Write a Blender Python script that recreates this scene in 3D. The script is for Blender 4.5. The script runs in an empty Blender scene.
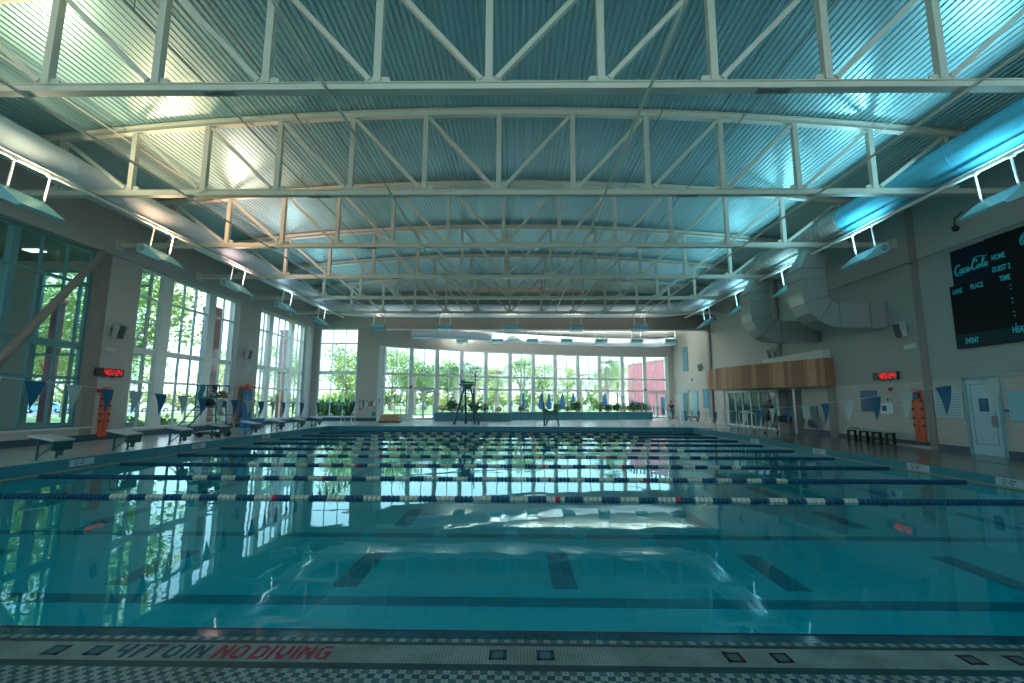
import bpy, bmesh, math, random
from mathutils import Vector, Matrix, Euler
R = math.radians
PI = math.pi
random.seed(7)
scene = bpy.context.scene
COL = scene.collection

# ------------------------------------------------------------------ camera, sky, sun, exposure
H = 1.57
PITCH = math.atan(60.5 / 455.0)
cam_d = bpy.data.cameras.new('camera')
cam_d.sensor_width = 36.0
cam_d.sensor_fit = 'HORIZONTAL'
cam_d.lens = 36.0 * 455.0 / 1024.0
cam_d.clip_start = 0.05
cam_d.clip_end = 600
cam = bpy.data.objects.new('camera', cam_d)
COL.objects.link(cam)
cam.location = (0, 0, H)
yaw = R(0.75)
cam.matrix_world = (Matrix.Translation((0, 0, H)) @ Matrix.Rotation(yaw, 4, 'Z') @
                    Matrix.Rotation(PI / 2 + PITCH, 4, 'X') @ Matrix.Rotation(0.0039, 4, 'Z'))
scene.camera = cam

world = bpy.data.worlds.new('sky')
scene.world = world
world.use_nodes = True
wn = world.node_tree.nodes
wl = world.node_tree.links
wn.clear()
w_out = wn.new('ShaderNodeOutputWorld')
w_bg = wn.new('ShaderNodeBackground')
w_ramp = wn.new('ShaderNodeValToRGB')
w_sep = wn.new('ShaderNodeSeparateXYZ')
w_tc = wn.new('ShaderNodeTexCoord')
wl.new(w_tc.outputs['Generated'], w_sep.inputs[0])
wl.new(w_sep.outputs['Z'], w_ramp.inputs[0])
w_ramp.color_ramp.elements[0].position = 0.0
w_ramp.color_ramp.elements[0].color = (0.88, 0.98, 1.0, 1)
w_ramp.color_ramp.elements[1].position = 0.7
w_ramp.color_ramp.elements[1].color = (0.52, 0.78, 1.0, 1)
wl.new(w_ramp.outputs[0], w_bg.inputs[0])
w_bg.inputs[1].default_value = 0.88
wl.new(w_bg.outputs[0], w_out.inputs[0])

sun_d = bpy.data.lights.new('sun', 'SUN')
sun_d.energy = 2.7
sun_d.angle = R(1.5)
sun_d.color = (1.0, 0.95, 0.82)
sun = bpy.data.objects.new('sun', sun_d)
COL.objects.link(sun)
sun.rotation_euler = Vector((-0.80, 0.02, -0.75)).to_track_quat('-Z', 'Y').to_euler()

scene.view_settings.view_transform = 'Standard'
scene.view_settings.look = 'None'
scene.view_settings.gamma = 1.0
scene.view_settings.exposure = 1.78
scene.view_settings.use_curve_mapping = False
cy = scene.cycles
cy.max_bounces = 10
cy.diffuse_bounces = 4
cy.glossy_bounces = 4
cy.transmission_bounces = 4
cy.transparent_max_bounces = 16
cy.caustics_reflective = False
cy.caustics_refractive = False
cy.sample_clamp_indirect = 4.0
cy.use_denoising = True

# ------------------------------------------------------------------ materials
MATS = {}


def mat(name, col=(0.5, 0.5, 0.5), rough=0.5, metal=0.0, noise=0.0, nscale=6.0, bump=0.0, bscale=40.0,
        emit=None, estr=0.0, stretch=None, spec=0.5):
    if name in MATS:
        return MATS[name]
    m = bpy.data.materials.new(name)
    m.use_nodes = True
    nt = m.node_tree
    b = nt.nodes['Principled BSDF']
    b.inputs['Base Color'].default_value = (*col, 1)
    b.inputs['Roughness'].default_value = rough
    b.inputs['Metallic'].default_value = metal
    b.inputs['Specular IOR Level'].default_value = spec
    if emit:
        b.inputs['Emission Color'].default_value = (*emit, 1)
        b.inputs['Emission Strength'].default_value = estr
    tc = nt.nodes.new('ShaderNodeTexCoord')
    mp = nt.nodes.new('ShaderNodeMapping')
    nt.links.new(tc.outputs['Object'], mp.inputs[0])
    if stretch:
        mp.inputs['Scale'].default_value = stretch
    n = nt.nodes.new('ShaderNodeTexNoise')
    n.inputs['Scale'].default_value = nscale
    n.inputs['Detail'].default_value = 5
    nt.links.new(mp.outputs[0], n.inputs[0])
    mx = nt.nodes.new('ShaderNodeMixRGB')
    k = max(noise, 0.04)
    mx.inputs[1].default_value = (*[c * (1 - k) for c in col], 1)
    mx.inputs[2].default_value = (*[min(1, c * (1 + k)) for c in col], 1)
    nt.links.new(n.outputs['Fac'], mx.inputs[0])
    nt.links.new(mx.outputs[0], b.inputs['Base Color'])
    if bump > 0:
        n2 = nt.nodes.new('ShaderNodeTexNoise')
        n2.inputs['Scale'].default_value = bscale
        nt.links.new(mp.outputs[0], n2.inputs[0])
        bp = nt.nodes.new('ShaderNodeBump')
        bp.inputs['Strength'].default_value = bump
        bp.inputs['Distance'].default_value = 0.01
        nt.links.new(n2.outputs['Fac'], bp.inputs['Height'])
        nt.links.new(bp.outputs[0], b.inputs['Normal'])
    MATS[name] = m
    return m


def brick_mat(name, c1, c2, mortar, bw, bh, ms=0.012, rough=0.6, axis='X', off=0.5, split=None, split_cols=None, bump=0.3):
    """masonry on a vertical wall; axis = the horizontal axis the wall runs along. object coordinates in metres"""
    m = bpy.data.materials.new(name)
    m.use_nodes = True
    nt = m.node_tree
    b = nt.nodes['Principled BSDF']
    b.inputs['Roughness'].default_value = rough
    tc = nt.nodes.new('ShaderNodeTexCoord')
    sp = nt.nodes.new('ShaderNodeSeparateXYZ')
    cb = nt.nodes.new('ShaderNodeCombineXYZ')
    nt.links.new(tc.outputs['Object'], sp.inputs[0])
    if axis == 'H':
        nt.links.new(sp.outputs['X'], cb.inputs[0])
        nt.links.new(sp.outputs['Y'], cb.inputs[1])
    else:
        nt.links.new(sp.outputs[axis], cb.inputs[0])
        nt.links.new(sp.outputs['Z'], cb.inputs[1])
    br = nt.nodes.new('ShaderNodeTexBrick')
    nt.links.new(cb.outputs[0], br.inputs[0])
    br.inputs['Scale'].default_value = 1.0
    br.inputs['Brick Width'].default_value = bw
    br.inputs['Row Height'].default_value = bh
    br.inputs['Mortar Size'].default_value = ms
    br.inputs['Mortar Smooth'].default_value = 0.2
    br.offset = off
    br.inputs['Color1'].default_value = (*c1, 1)
    br.inputs['Color2'].default_value = (*c2, 1)
    br.inputs['Mortar'].default_value = (*mortar, 1)
    colout = br.outputs['Color']
    if split is not None:
        br2 = nt.nodes.new('ShaderNodeTexBrick')
        nt.links.new(cb.outputs[0], br2.inputs[0])
        for k in ('Scale', 'Brick Width', 'Row Height', 'Mortar Size', 'Mortar Smooth'):
            br2.inputs[k].default_value = br.inputs[k].default_value
        br2.offset = off
        for k, c in zip(('Color1', 'Color2', 'Mortar'), split_cols):
            br2.inputs[k].default_value = (*c, 1)
        gt = nt.nodes.new('ShaderNodeMath')
        gt.operation = 'GREATER_THAN'
        nt.links.new(sp.outputs['Z'], gt.inputs[0])
        gt.inputs[1].default_value = split
        mx = nt.nodes.new('ShaderNodeMixRGB')
        nt.links.new(gt.outputs[0], mx.inputs[0])
        nt.links.new(br2.outputs['Color'], mx.inputs[1])
        nt.links.new(br.outputs['Color'], mx.inputs[2])
        colout = mx.outputs[0]
    nt.links.new(colout, b.inputs['Base Color'])
    bp = nt.nodes.new('ShaderNodeBump')
    bp.inputs['Strength'].default_value = bump
    bp.inputs['Distance'].default_value = 0.01
    bp.invert = True
    nt.links.new(br.outputs['Fac'], bp.inputs['Height'])
    nt.links.new(bp.outputs[0], b.inputs['Normal'])
    MATS[name] = m
    return m


def checker_mat(name, cells, cols, grout=(0.05, 0.08, 0.08), cell=0.052, rough=0.5, shift=0.0):
    """small floor tiles: checker of two colours with a grout grid, object coordinates"""
    m = bpy.data.materials.new(name)
    m.use_nodes = True
    nt = m.node_tree
    b = nt.nodes['Principled BSDF']
    b.inputs['Roughness'].default_value = rough
    b.inputs['Specular IOR Level'].default_value = 0.25
    tc = nt.nodes.new('ShaderNodeTexCoord')
    ck = nt.nodes.new('ShaderNodeTexChecker')
    ck.inputs['Scale'].default_value = 1.0 / cell
    ck.inputs['Color1'].default_value = (*cols[0], 1)
    ck.inputs['Color2'].default_value = (*cols[1], 1)
    mp = nt.nodes.new('ShaderNodeMapping')
    mp.inputs['Location'].default_value = (shift, 0.001, 0.3)
    nt.links.new(tc.outputs['Object'], mp.inputs[0])
    nt.links.new(mp.outputs[0], ck.inputs[0])
    br = nt.nodes.new('ShaderNodeTexBrick')
    nt.links.new(tc.outputs['Object'], br.inputs[0])
    br.offset = 0.0
    br.inputs['Scale'].default_value = 1.0
    br.inputs['Brick Width'].default_value = cells
    br.inputs['Row Height'].default_value = cells
    br.inputs['Mortar Size'].default_value = 0.0016
    br.inputs['Mortar Smooth'].default_value = 0.1
    n = nt.nodes.new('ShaderNodeTexNoise')
    n.inputs['Scale'].default_value = 2.5
    n.inputs['Detail'].default_value = 6
    nt.links.new(tc.outputs['Object'], n.inputs[0])
    rp = nt.nodes.new('ShaderNodeValToRGB')
    rp.color_ramp.elements[0].position = 0.35
    rp.color_ramp.elements[0].color = (0.62, 0.6, 0.55, 1)
    rp.color_ramp.elements[1].position = 0.6
    rp.color_ramp.elements[1].color = (1, 1, 1, 1)
    nt.links.new(n.outputs['Fac'], rp.inputs[0])
    mul = nt.nodes.new('ShaderNodeMixRGB')
    mul.blend_type = 'MULTIPLY'
    mul.inputs[0].default_value = 1.0
    nt.links.new(ck.outputs['Color'], mul.inputs[1])
    nt.links.new(rp.outputs[0], mul.inputs[2])
    mx = nt.nodes.new('ShaderNodeMixRGB')
    nt.links.new(br.outputs['Fac'], mx.inputs[0])
    nt.links.new(mul.outputs[0], mx.inputs[1])
    mx.inputs[2].default_value = (*grout, 1)
    nt.links.new(mx.outputs[0], b.inputs['Base Color'])
    MATS[name] = m
    return m


def two_sided_fresnel(nt, ior):
    """the same reflectance on both faces of a thin sheet"""
    f = nt.nodes.new('ShaderNodeFresnel')
    ge = nt.nodes.new('ShaderNodeNewGeometry')
    mm = nt.nodes.new('ShaderNodeMath')
    mm.operation = 'MULTIPLY_ADD'
    nt.links.new(ge.outputs['Backfacing'], mm.inputs[0])
    mm.inputs[1].default_value = 1 / ior - ior
    mm.inputs[2].default_value = ior
    nt.links.new(mm.outputs[0], f.inputs['IOR'])
    return f


def glass_mat():
    m = bpy.data.materials.new('window_glass')
    m.use_nodes = True
    nt = m.node_tree
    nt.nodes.clear()
    o = nt.nodes.new('ShaderNodeOutputMaterial')
    t = nt.nodes.new('ShaderNodeBsdfTransparent')
    t.inputs[0].default_value = (0.86, 0.96, 1.0, 1)
    g = nt.nodes.new('ShaderNodeBsdfGlossy')
    g.inputs['Roughness'].default_value = 0.02
    f = two_sided_fresnel(nt, 1.3)
    mx = nt.nodes.new('ShaderNodeMixShader')
    nt.links.new(f.outputs[0], mx.inputs[0])
    nt.links.new(t.outputs[0], mx.inputs[1])
    nt.links.new(g.outputs[0], mx.inputs[2])
    nt.links.new(mx.outputs[0], o.inputs[0])
    MATS['glass'] = m
    return m


def water_mat():
    m = bpy.data.materials.new('pool_water')
    m.use_nodes = True
    nt = m.node_tree
    nt.nodes.clear()
    o = nt.nodes.new('ShaderNodeOutputMaterial')
    t = nt.nodes.new('ShaderNodeBsdfTransparent')
    t.inputs[0].default_value = (0.03, 0.70, 0.755, 1)
    g = nt.nodes.new('ShaderNodeBsdfGlossy')
    g.inputs['Roughness'].default_value = 0.015
    g.inputs['Color'].default_value = (0.66, 0.97, 1.0, 1)
    f = two_sided_fresnel(nt, 1.36)
    tc = nt.nodes.new('ShaderNodeTexCoord')
    mp = nt.nodes.new('ShaderNodeMapping')
    mp.inputs['Scale'].default_value = (1.0, 1.0, 1.0)
    nt.links.new(tc.outputs['Object'], mp.inputs[0])
    n1 = nt.nodes.new('ShaderNodeTexNoise')
    n1.inputs['Scale'].default_value = 0.9
    n1.inputs['Detail'].default_value = 2.5
    n1.inputs['Roughness'].default_value = 0.45
    n1.inputs['Distortion'].default_value = 0.5
    nt.links.new(mp.outputs[0], n1.inputs[0])
    bp = nt.nodes.new('ShaderNodeBump')
    bp.inputs['Strength'].default_value = 1.0
    bp.inputs['Distance'].default_value = 0.004
    nt.links.new(n1.outputs['Fac'], bp.inputs['Height'])
    nt.links.new(bp.outputs[0], g.inputs['Normal'])
    nt.links.new(bp.outputs[0], f.inputs['Normal'])
    mx = nt.nodes.new('ShaderNodeMixShader')
    nt.links.new(f.outputs[0], mx.inputs[0])
    nt.links.new(t.outputs[0], mx.inputs[1])
    nt.links.new(g.outputs[0], mx.inputs[2])
    nt.links.new(mx.outputs[0], o.inputs[0])
    MATS['water'] = m
    return m


glass_mat()
water_mat()
STEEL = mat('painted_truss_steel', (0.66, 0.66, 0.57), 0.42, 0.0, 0.10, 2.0)
GALV = mat('galvanised_roof_deck', (0.38, 0.62, 0.66), 0.36, 0.45, 0.14, 1.3, 0.15, 6.0, stretch=(1, 0.15, 1))
GALVD = mat('galvanised_duct', (0.40, 0.41, 0.38), 0.38, 0.3, 0.08, 3.0, 0.1, 8.0)
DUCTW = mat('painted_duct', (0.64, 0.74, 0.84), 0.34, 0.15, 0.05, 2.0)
DUCTB = mat('blue_duct', (0.12, 0.56, 0.76), 0.34, 0.1, 0.05, 2.0)  # blue wrap, its colour also carrying the blue glow that falls on it
FIXT = mat('fixture_shell', (0.28, 0.62, 0.68), 0.35, 0.1)  # cyan light on the shells is put into their colour
DRYW = mat('painted_drywall', (0.50, 0.50, 0.47), 0.8, 0, 0.05, 1.0)
DARKT = mat('taupe_header_paint', (0.36, 0.33, 0.29), 0.7, 0, 0.05, 1.0)
FRAME = mat('window_frame_aluminium', (0.84, 0.88, 0.86), 0.4, 0.2, 0.04)
FRAMED = mat('window_frame_aluminium_dark', (0.13, 0.33, 0.37), 0.4, 0.2, 0.04)
TAUPE = mat('taupe_steel_column', (0.30, 0.27, 0.24), 0.55, 0, 0.06)
WHITE = mat('white_paint', (0.82, 0.85, 0.84), 0.5)
BLACK = mat('black_plastic', (0.015, 0.017, 0.02), 0.45)
DKBLUE = mat('dark_blue_base_tile', (0.015, 0.075, 0.12), 0.35, 0, 0.15, 8)
BLUE = mat('blue_plastic', (0.01, 0.10, 0.22), 0.45)
BRBLUE = mat('bright_blue_vinyl', (0.005, 0.17, 0.42), 0.4, 0, 0.2, 4)
TEALD = mat('dark_teal_plastic', (0.01, 0.10, 0.13), 0.4)
ORANGE = mat('orange_plastic', (0.80, 0.125, 0.05), 0.5, 0, 0.12, 5)
CREAM = mat('cream_float', (0.58, 0.54, 0.43), 0.5)
NAVYF = mat('navy_float', (0.006, 0.075, 0.14), 0.35)
REDF = mat('red_float', (0.65, 0.02, 0.05), 0.4)
CHROME = mat('chrome', (0.72, 0.76, 0.76), 0.15, 1.0)
DECK = mat('wet_concrete_deck', (0.46, 0.52, 0.52), 0.22, 0, 0.12, 1.2, 0.05, 12)
DECKR = mat('grey_concrete_deck', (0.17, 0.17, 0.155), 0.20, 0, 0.18, 1.0, 0.05, 12)
POOLW = mat('pool_plaster', (0.50, 0.75, 0.76), 0.6, 0, 0.03, 2)
LINE = mat('pool_line_tile', (0.08, 0.28, 0.34), 0.5)
BANDT = mat('pool_edge_tile', (0.03, 0.26, 0.33), 0.3, 0, 0.25, 14)
GUTT = mat('tan_gutter_lip', (0.42, 0.36, 0.28), 0.5, 0, 0.1)
RED = mat('red_sign', (0.5, 0.02, 0.03), 0.5)
LEDRED = mat('led_red', (0.4, 0.0, 0.0), 0.4, emit=(1.0, 0.02, 0.015), estr=.32)
CYANT = mat('cyan_lettering', (0.06, 0.70, 0.78), 0.5)
BOARD = mat('scoreboard_black', (0.002, 0.006, 0.009), 0.6, spec=0.2)
BOARDN = mat('scoreboard_navy', (0.002, 0.012, 0.03), 0.5, spec=0.2)
BOARDT = mat('scoreboard_teal_strip', (0.004, 0.035, 0.045), 0.5, spec=0.2)
DOORM = mat('pale_door_paint', (0.48, 0.68, 0.72), 0.45)
PAPER = mat('paper_notice', (0.50, 0.66, 0.68), 0.6, 0, 0.15, 20)
PAPERB = mat('blue_notice', (0.05, 0.25, 0.38), 0.6, 0, 0.5, 25)
GREY = mat('grey_metal', (0.30, 0.33, 0.33), 0.4, 0.4)
SKIN1 = mat('brown_skin', (0.16, 0.06, 0.035), 0.55)
SKIN2 = mat('tan_skin', (0.42, 0.19, 0.12), 0.55)
HAIR = mat('black_hair', (0.012, 0.009, 0.008), 0.6)
LSHIRT = mat('pale_blue_shirt', (0.35, 0.55, 0.62), 0.8)
DCLOTH = mat('dark_cloth', (0.012, 0.018, 0.03), 0.8)
RCLOTH = mat('red_cloth', (0.45, 0.05, 0.06), 0.8)
JEANS = mat('blue_jeans', (0.03, 0.16, 0.28), 0.8)
CARD = mat('brown_board', (0.28, 0.17, 0.08), 0.7)
LEAF1 = mat('leaf_green', (0.34, 0.46, 0.17), 0.55, 0, 0.35, 3)
LEAF2 = mat('leaf_yellow_green', (0.58, 0.62, 0.28), 0.55, 0, 0.35, 3)
LEAF3 = mat('leaf_dark_green', (0.09, 0.26, 0.08), 0.5, 0, 0.35, 3)
PALM = mat('palm_green', (0.15, 0.23, 0.10), 0.5, 0, 0.3, 3)
BARK = mat('bark', (0.24, 0.18, 0.14), 0.85, 0, 0.3, 8, 0.5, 20)
GRASS = mat('grass_ground', (0.31, 0.40, 0.15), 0.9, 0, 0.35, 0.3)
ASPH = mat('asphalt', (0.22, 0.24, 0.25), 0.85, 0, 0.15, 2)
PAVE = mat('pale_patio', (0.62, 0.56, 0.50), 0.8, 0, 0.12, 1.5)
CARW = mat('car_white', (0.62, 0.66, 0.68), 0.25)
CARB = mat('car_blue_grey', (0.20, 0.38, 0.50), 0.25)
CARG = mat('car_glass', (0.03, 0.06, 0.07), 0.1)
RUBBER = mat('rubber', (0.02, 0.02, 0.02), 0.7)
UMB = mat('umbrella_canvas', (0.001, 0.05, 0.13), 0.7)
SLATE = mat('planter_tile', (0.03, 0.20, 0.26), 0.4, 0, 0.2, 8)
SOIL = mat('soil', (0.05, 0.035, 0.025), 0.9)
STUCCO = mat('wing_stucco', (0.28, 0.32, 0.30), 0.8, 0, 0.06, 2)
HOUSEW = mat('far_building_paint', (0.60, 0.66, 0.66), 0.8)
WOOD1 = mat('wood_light', (0.62, 0.32, 0.18), 0.55, 0, 0.35, 3.0, 0.15, 20, stretch=(6, 6, 0.6))
WOOD2 = mat('wood_mid', (0.50, 0.235, 0.125), 0.55, 0, 0.35, 3.0, 0.15, 20, stretch=(6, 6, 0.6))
WOOD3 = mat('wood_dark', (0.38, 0.165, 0.085), 0.55, 0, 0.35, 3.0, 0.15, 20, stretch=(6, 6, 0.6))
TAN = mat('tan_foam', (0.66, 0.38, 0.22), 0.8)
PENB = mat('blue_pennant', (0.01, 0.13, 0.24), 0.7)
PENW = mat('white_pennant', (0.52, 0.58, 0.54), 0.7)
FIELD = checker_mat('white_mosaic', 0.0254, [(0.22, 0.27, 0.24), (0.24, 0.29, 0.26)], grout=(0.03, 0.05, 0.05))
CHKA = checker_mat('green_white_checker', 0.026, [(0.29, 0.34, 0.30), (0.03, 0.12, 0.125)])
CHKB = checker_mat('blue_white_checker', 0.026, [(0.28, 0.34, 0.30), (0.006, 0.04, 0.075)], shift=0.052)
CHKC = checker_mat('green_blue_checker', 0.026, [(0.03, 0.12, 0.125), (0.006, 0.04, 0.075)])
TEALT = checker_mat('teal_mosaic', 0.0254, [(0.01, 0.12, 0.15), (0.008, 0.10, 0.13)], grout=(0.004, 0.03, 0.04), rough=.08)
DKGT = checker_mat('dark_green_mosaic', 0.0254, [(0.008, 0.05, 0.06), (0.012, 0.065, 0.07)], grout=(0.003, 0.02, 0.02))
NAVT = checker_mat('navy_grate', 0.018, [(0.01, 0.05, 0.10), (0.004, 0.02, 0.05)], grout=(0.003, 0.01, 0.02), cell=0.024)
MOSB = mat('mosaic_blue_tile', (0.01, 0.06, 0.09), 0.6, spec=.2)
MOSR = mat('mosaic_red_tile', (0.30, 0.025, 0.035), 0.6, spec=.2)
MOSM = mat('mosaic_maroon_tile', (0.05, 0.02, 0.02), 0.6, spec=.2)
MOSG = mat('mosaic_green_tile', (0.05, 0.12, 0.11), 0.6, spec=.2)
BRICKW = brick_mat('painted_brick_left', (0.58, 0.58, 0.55), (0.56, 0.56, 0.53), (0.47, 0.47, 0.45), 0.40, 0.2, 0.010, axis='Y')
BRICKR = brick_mat('painted_block_right', (0.44, 0.45, 0.42), (0.42, 0.43, 0.40), (0.36, 0.37, 0.345), 0.40, 0.2, 0.010, axis='Y',
                   split=2.42, split_cols=((0.60, 0.56, 0.50), (0.57, 0.53, 0.47), (0.46, 0.43, 0.39)))
BRICKX = brick_mat('painted_brick_back', (0.52, 0.49, 0.44), (0.50, 0.47, 0.42), (0.43, 0.40, 0.36), 0.40, 0.2, 0.010, axis='X')
REDBRK = brick_mat('red_brick', (0.34, 0.085, 0.09), (0.30, 0.07, 0.075), (0.36, 0.20, 0.19), 0.22, 0.075, 0.010, axis='Y')
REDBRX = brick_mat('red_brick_facade', (0.85, 0.22, 0.28), (0.80, 0.19, 0.25), (0.80, 0.4, 0.42), 0.6, 0.2, 0.02, axis='X')


# ------------------------------------------------------------------ mesh helpers
class MB:
    def __init__(s):
        s.v = []
        s.f = []
        s.m = []
        s.cur = 0

    def add(s, verts, faces):
        b = len(s.v)
        s.v += [tuple(p) for p in verts]
        s.f += [tuple(b + i for i in f) for f in faces]
        s.m += [s.cur] * len(faces)
        return s

    def box(s, x0, x1, y0, y1, z0, z1):
        v = [(x0, y0, z0), (x1, y0, z0), (x1, y1, z0), (x0, y1, z0), (x0, y0, z1), (x1, y0, z1), (x1, y1, z1), (x0, y1, z1)]
        return s.add(v, [(0, 3, 2, 1), (4, 5, 6, 7), (0, 1, 5, 4), (1, 2, 6, 5), (2, 3, 7, 6), (3, 0, 4, 7)])

    def rbox(s, x0, x1, y0, y1, z0, z1, r=0.02):
        """box with chamfered vertical edges"""
        p = [(x0 + r, y0), (x1 - r, y0), (x1, y0 + r), (x1, y1 - r), (x1 - r, y1), (x0 + r, y1), (x0, y1 - r), (x0, y0 + r)]
        return s.prism(p, z0, z1)

    def prism(s, poly, z0, z1):
        n = len(poly)
        v = [(x, y, z0) for x, y in poly] + [(x, y, z1) for x, y in poly]
        f = [tuple(range(n - 1, -1, -1)), tuple(range(n, 2 * n))]
        f += [(i, (i + 1) % n, n + (i + 1) % n, n + i) for i in range(n)]
        return s.add(v, f)

    def extr(s, poly, a, b, plane='XZ'):
        """polygon in a vertical plane extruded from a to b on the remaining axis"""
        n = len(poly)
        if plane == 'XZ':
            v = [(x, a, z) for x, z in poly] + [(x, b, z) for x, z in poly]
        else:
            v = [(a, y, z) for y, z in poly] + [(b, y, z) for y, z in poly]
        f = [tuple(range(n)), tuple(range(2 * n - 1, n - 1, -1))]
        f += [(i, n + i, n + (i + 1) % n, (i + 1) % n) for i in range(n)]
        return s.add(v, f)

    def bar(s, p0, p1, w, h, up=(0, 0, 1)):
        p0 = Vector(p0)
        p1 = Vector(p1)
        d = (p1 - p0).normalized()
        u = Vector(up)
        if abs(d.dot(u)) > 0.98:
            u = Vector((0, 1, 0))
        a = d.cross(u).normalized()
        c = a.cross(d).normalized()
        v = []
        for p in (p0, p1):
            for i, j in ((-1, -1), (1, -1), (1, 1), (-1, 1)):
                v.append(p + a * (w / 2 * i) + c * (h / 2 * j))
        return s.add(v, [(0, 3, 2, 1), (4, 5, 6, 7), (0, 1, 5, 4), (1, 2, 6, 5), (2, 3, 7, 6), (3, 0, 4, 7)])

    def tube(s, pts, r, n=8, caps=True):
        pts = [Vector(p) for p in pts]
        rs = r if isinstance(r, (list, tuple)) else [r] * len(pts)
        b = len(s.v)
        ref = None
        vs = []
        for i, p in enumerate(pts):
            if i == 0:
                d = pts[1] - p
            elif i == len(pts) - 1:
                d = p - pts[i - 1]
            else:
                d = (pts[i + 1] - p).normalized() + (p - pts[i - 1]).normalized()
            d = d.normalized() if d.length > 1e-9 else Vector((0, 0, 1))
            if ref is None:
                ref = Vector((0, 0, 1)) if abs(d.z) < 0.9 else Vector((1, 0, 0))
                ref = (ref - d * ref.dot(d)).normalized()
            else:
                ref = (ref - d * ref.dot(d))
                ref = ref.normalized() if ref.length > 1e-6 else Vector((1, 0, 0))
            c = d.cross(ref)
            for k in range(n):
                a = 2 * PI * k / n
                vs.append(p + ref * (math.cos(a) * rs[i]) + c * (math.sin(a) * rs[i]))
        f = []
        for i in range(len(pts) - 1):
            for k in range(n):
                f.append((i * n + k, i * n + (k + 1) % n, (i + 1) * n + (k + 1) % n, (i + 1) * n + k))
        if caps:
            f.append(tuple(range(n - 1, -1, -1)))
            e = (len(pts) - 1) * n
            f.append(tuple(range(e, e + n)))
        return s.add(vs, f)

    def ball(s, c, r, n=8, m=6):
        rx, ry, rz = r if isinstance(r, (list, tuple)) else (r, r, r)
        v = [(c[0], c[1], c[2] + rz)]
        for i in range(1, m):
            t = PI * i / m
            for k in range(n):
                a = 2 * PI * k / n
                v.append((c[0] + rx * math.sin(t) * math.cos(a), c[1] + ry * math.sin(t) * math.sin(a), c[2] + rz * math.cos(t)))
        v.append((c[0], c[1], c[2] - rz))
        f = [(0, 1 + k, 1 + (k + 1) % n) for k in range(n)]
        for i in range(m - 2):
            for k in range(n):
                a = 1 + i * n
                f.append((a + k, a + n + k, a + n + (k + 1) % n, a + (k + 1) % n))
        e = len(v) - 1
        a = 1 + (m - 2) * n
        f += [(e, a + (k + 1) % n, a + k) for k in range(n)]
        return s.add(v, f)

    def build(s, name, m, parent=None, loc=None, rz=None, smooth=False):
        me = bpy.data.meshes.new(name)
        me.from_pydata(s.v, [], s.f)
        ms = m if isinstance(m, (list, tuple)) else [m]
        for x in ms:
            me.materials.append(x)
        if len(ms) > 1:
            me.polygons.foreach_set('material_index', s.m)
        if smooth:
            me.polygons.foreach_set('use_smooth', [True] * len(me.polygons))
        me.validate()
        me.update()
        bm = bmesh.new()
        bm.from_mesh(me)
        bmesh.ops.recalc_face_normals(bm, faces=bm.faces)
        bm.to_mesh(me)
        bm.free()
        if smooth:
            try:
                me.set_sharp_from_angle(angle=R(40))
            except Exception:
                pass
        o = bpy.data.objects.new(name, me)
        COL.objects.link(o)
        if parent:
            o.parent = parent
        if loc is not None:
            o.location = loc
        if rz is not None:
            o.rotation_euler = (0, 0, rz)
        return o


def tag(o, label, cat, group=None, kind=None):
    o['label'] = label
    o['category'] = cat
    if group:
        o['group'] = group
    if kind:
        o['kind'] = kind
    return o


def thing(name, label, cat, loc=(0, 0, 0), rz=0.0, group=None):
    o = bpy.data.objects.new(name, None)
    COL.objects.link(o)
    o.empty_display_size = 0.2
    o.location = loc
    o.rotation_euler = (0, 0, rz)
    return tag(o, label, cat, group)


def struct(o, label=None):
    o['kind'] = 'structure'
    if label:
        o['label'] = label
    return o


def copy_tree(o, parent=None):
    c = o.copy()
    COL.objects.link(c)
    if parent is not None:
        c.parent = parent
        c.matrix_parent_inverse = o.matrix_parent_inverse
    for ch in [x for x in KIDS.get(o.name, [])]:
        copy_tree(ch, c)
    return c


KIDS = {}


def index_kids(o):
    """remember the children of a finished prototype so copies stay quick"""
    k = list(o.children)
    KIDS[o.name] = k
    for c in k:
        index_kids(c)


def dup(proto, loc, rz=None, label=None, group=None):
    if proto.name not in KIDS:
        index_kids(proto)
    kids = KIDS[proto.name]
    c = proto.copy()
    COL.objects.link(c)
    for ch in kids:
        copy_tree(ch, c)
    c.location = loc
    if rz is not None:
        c.rotation_euler = (0, 0, rz)
    if label:
        c['label'] = label
    if group:
        c['group'] = group
    return c


def text_obj(s, size, m, parent, origin, xdir, updir, name='lettering', depth=0.012, align='LEFT', sx=1.0, label=None, bold=0.0):
    cu = bpy.data.curves.new('lettering_curve', 'FONT')
    cu.body = s
    cu.size = size
    cu.extrude = depth / 2
    cu.offset = bold
    cu.align_x = align
    to = bpy.data.objects.new('lettering_curve', cu)
    COL.objects.link(to)
    bpy.context.view_layer.update()
    dg = bpy.context.evaluated_depsgraph_get()
    me = bpy.data.meshes.new_from_object(to.evaluated_get(dg))
    bpy.data.objects.remove(to)
    X = Vector(xdir).normalized()
    U = Vector(updir).normalized()
    N = X.cross(U)
    M = Matrix(((X.x * sx, U.x, N.x, origin[0]), (X.y * sx, U.y, N.y, origin[1]), (X.z * sx, U.z, N.z, origin[2]), (0, 0, 0, 1)))
    me.transform(M)
    me.materials.clear()
    me.materials.append(m)
    o = bpy.data.objects.new(name, me)
    COL.objects.link(o)
    o.parent = parent
    if label:
        o['label'] = label
    return o


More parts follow.
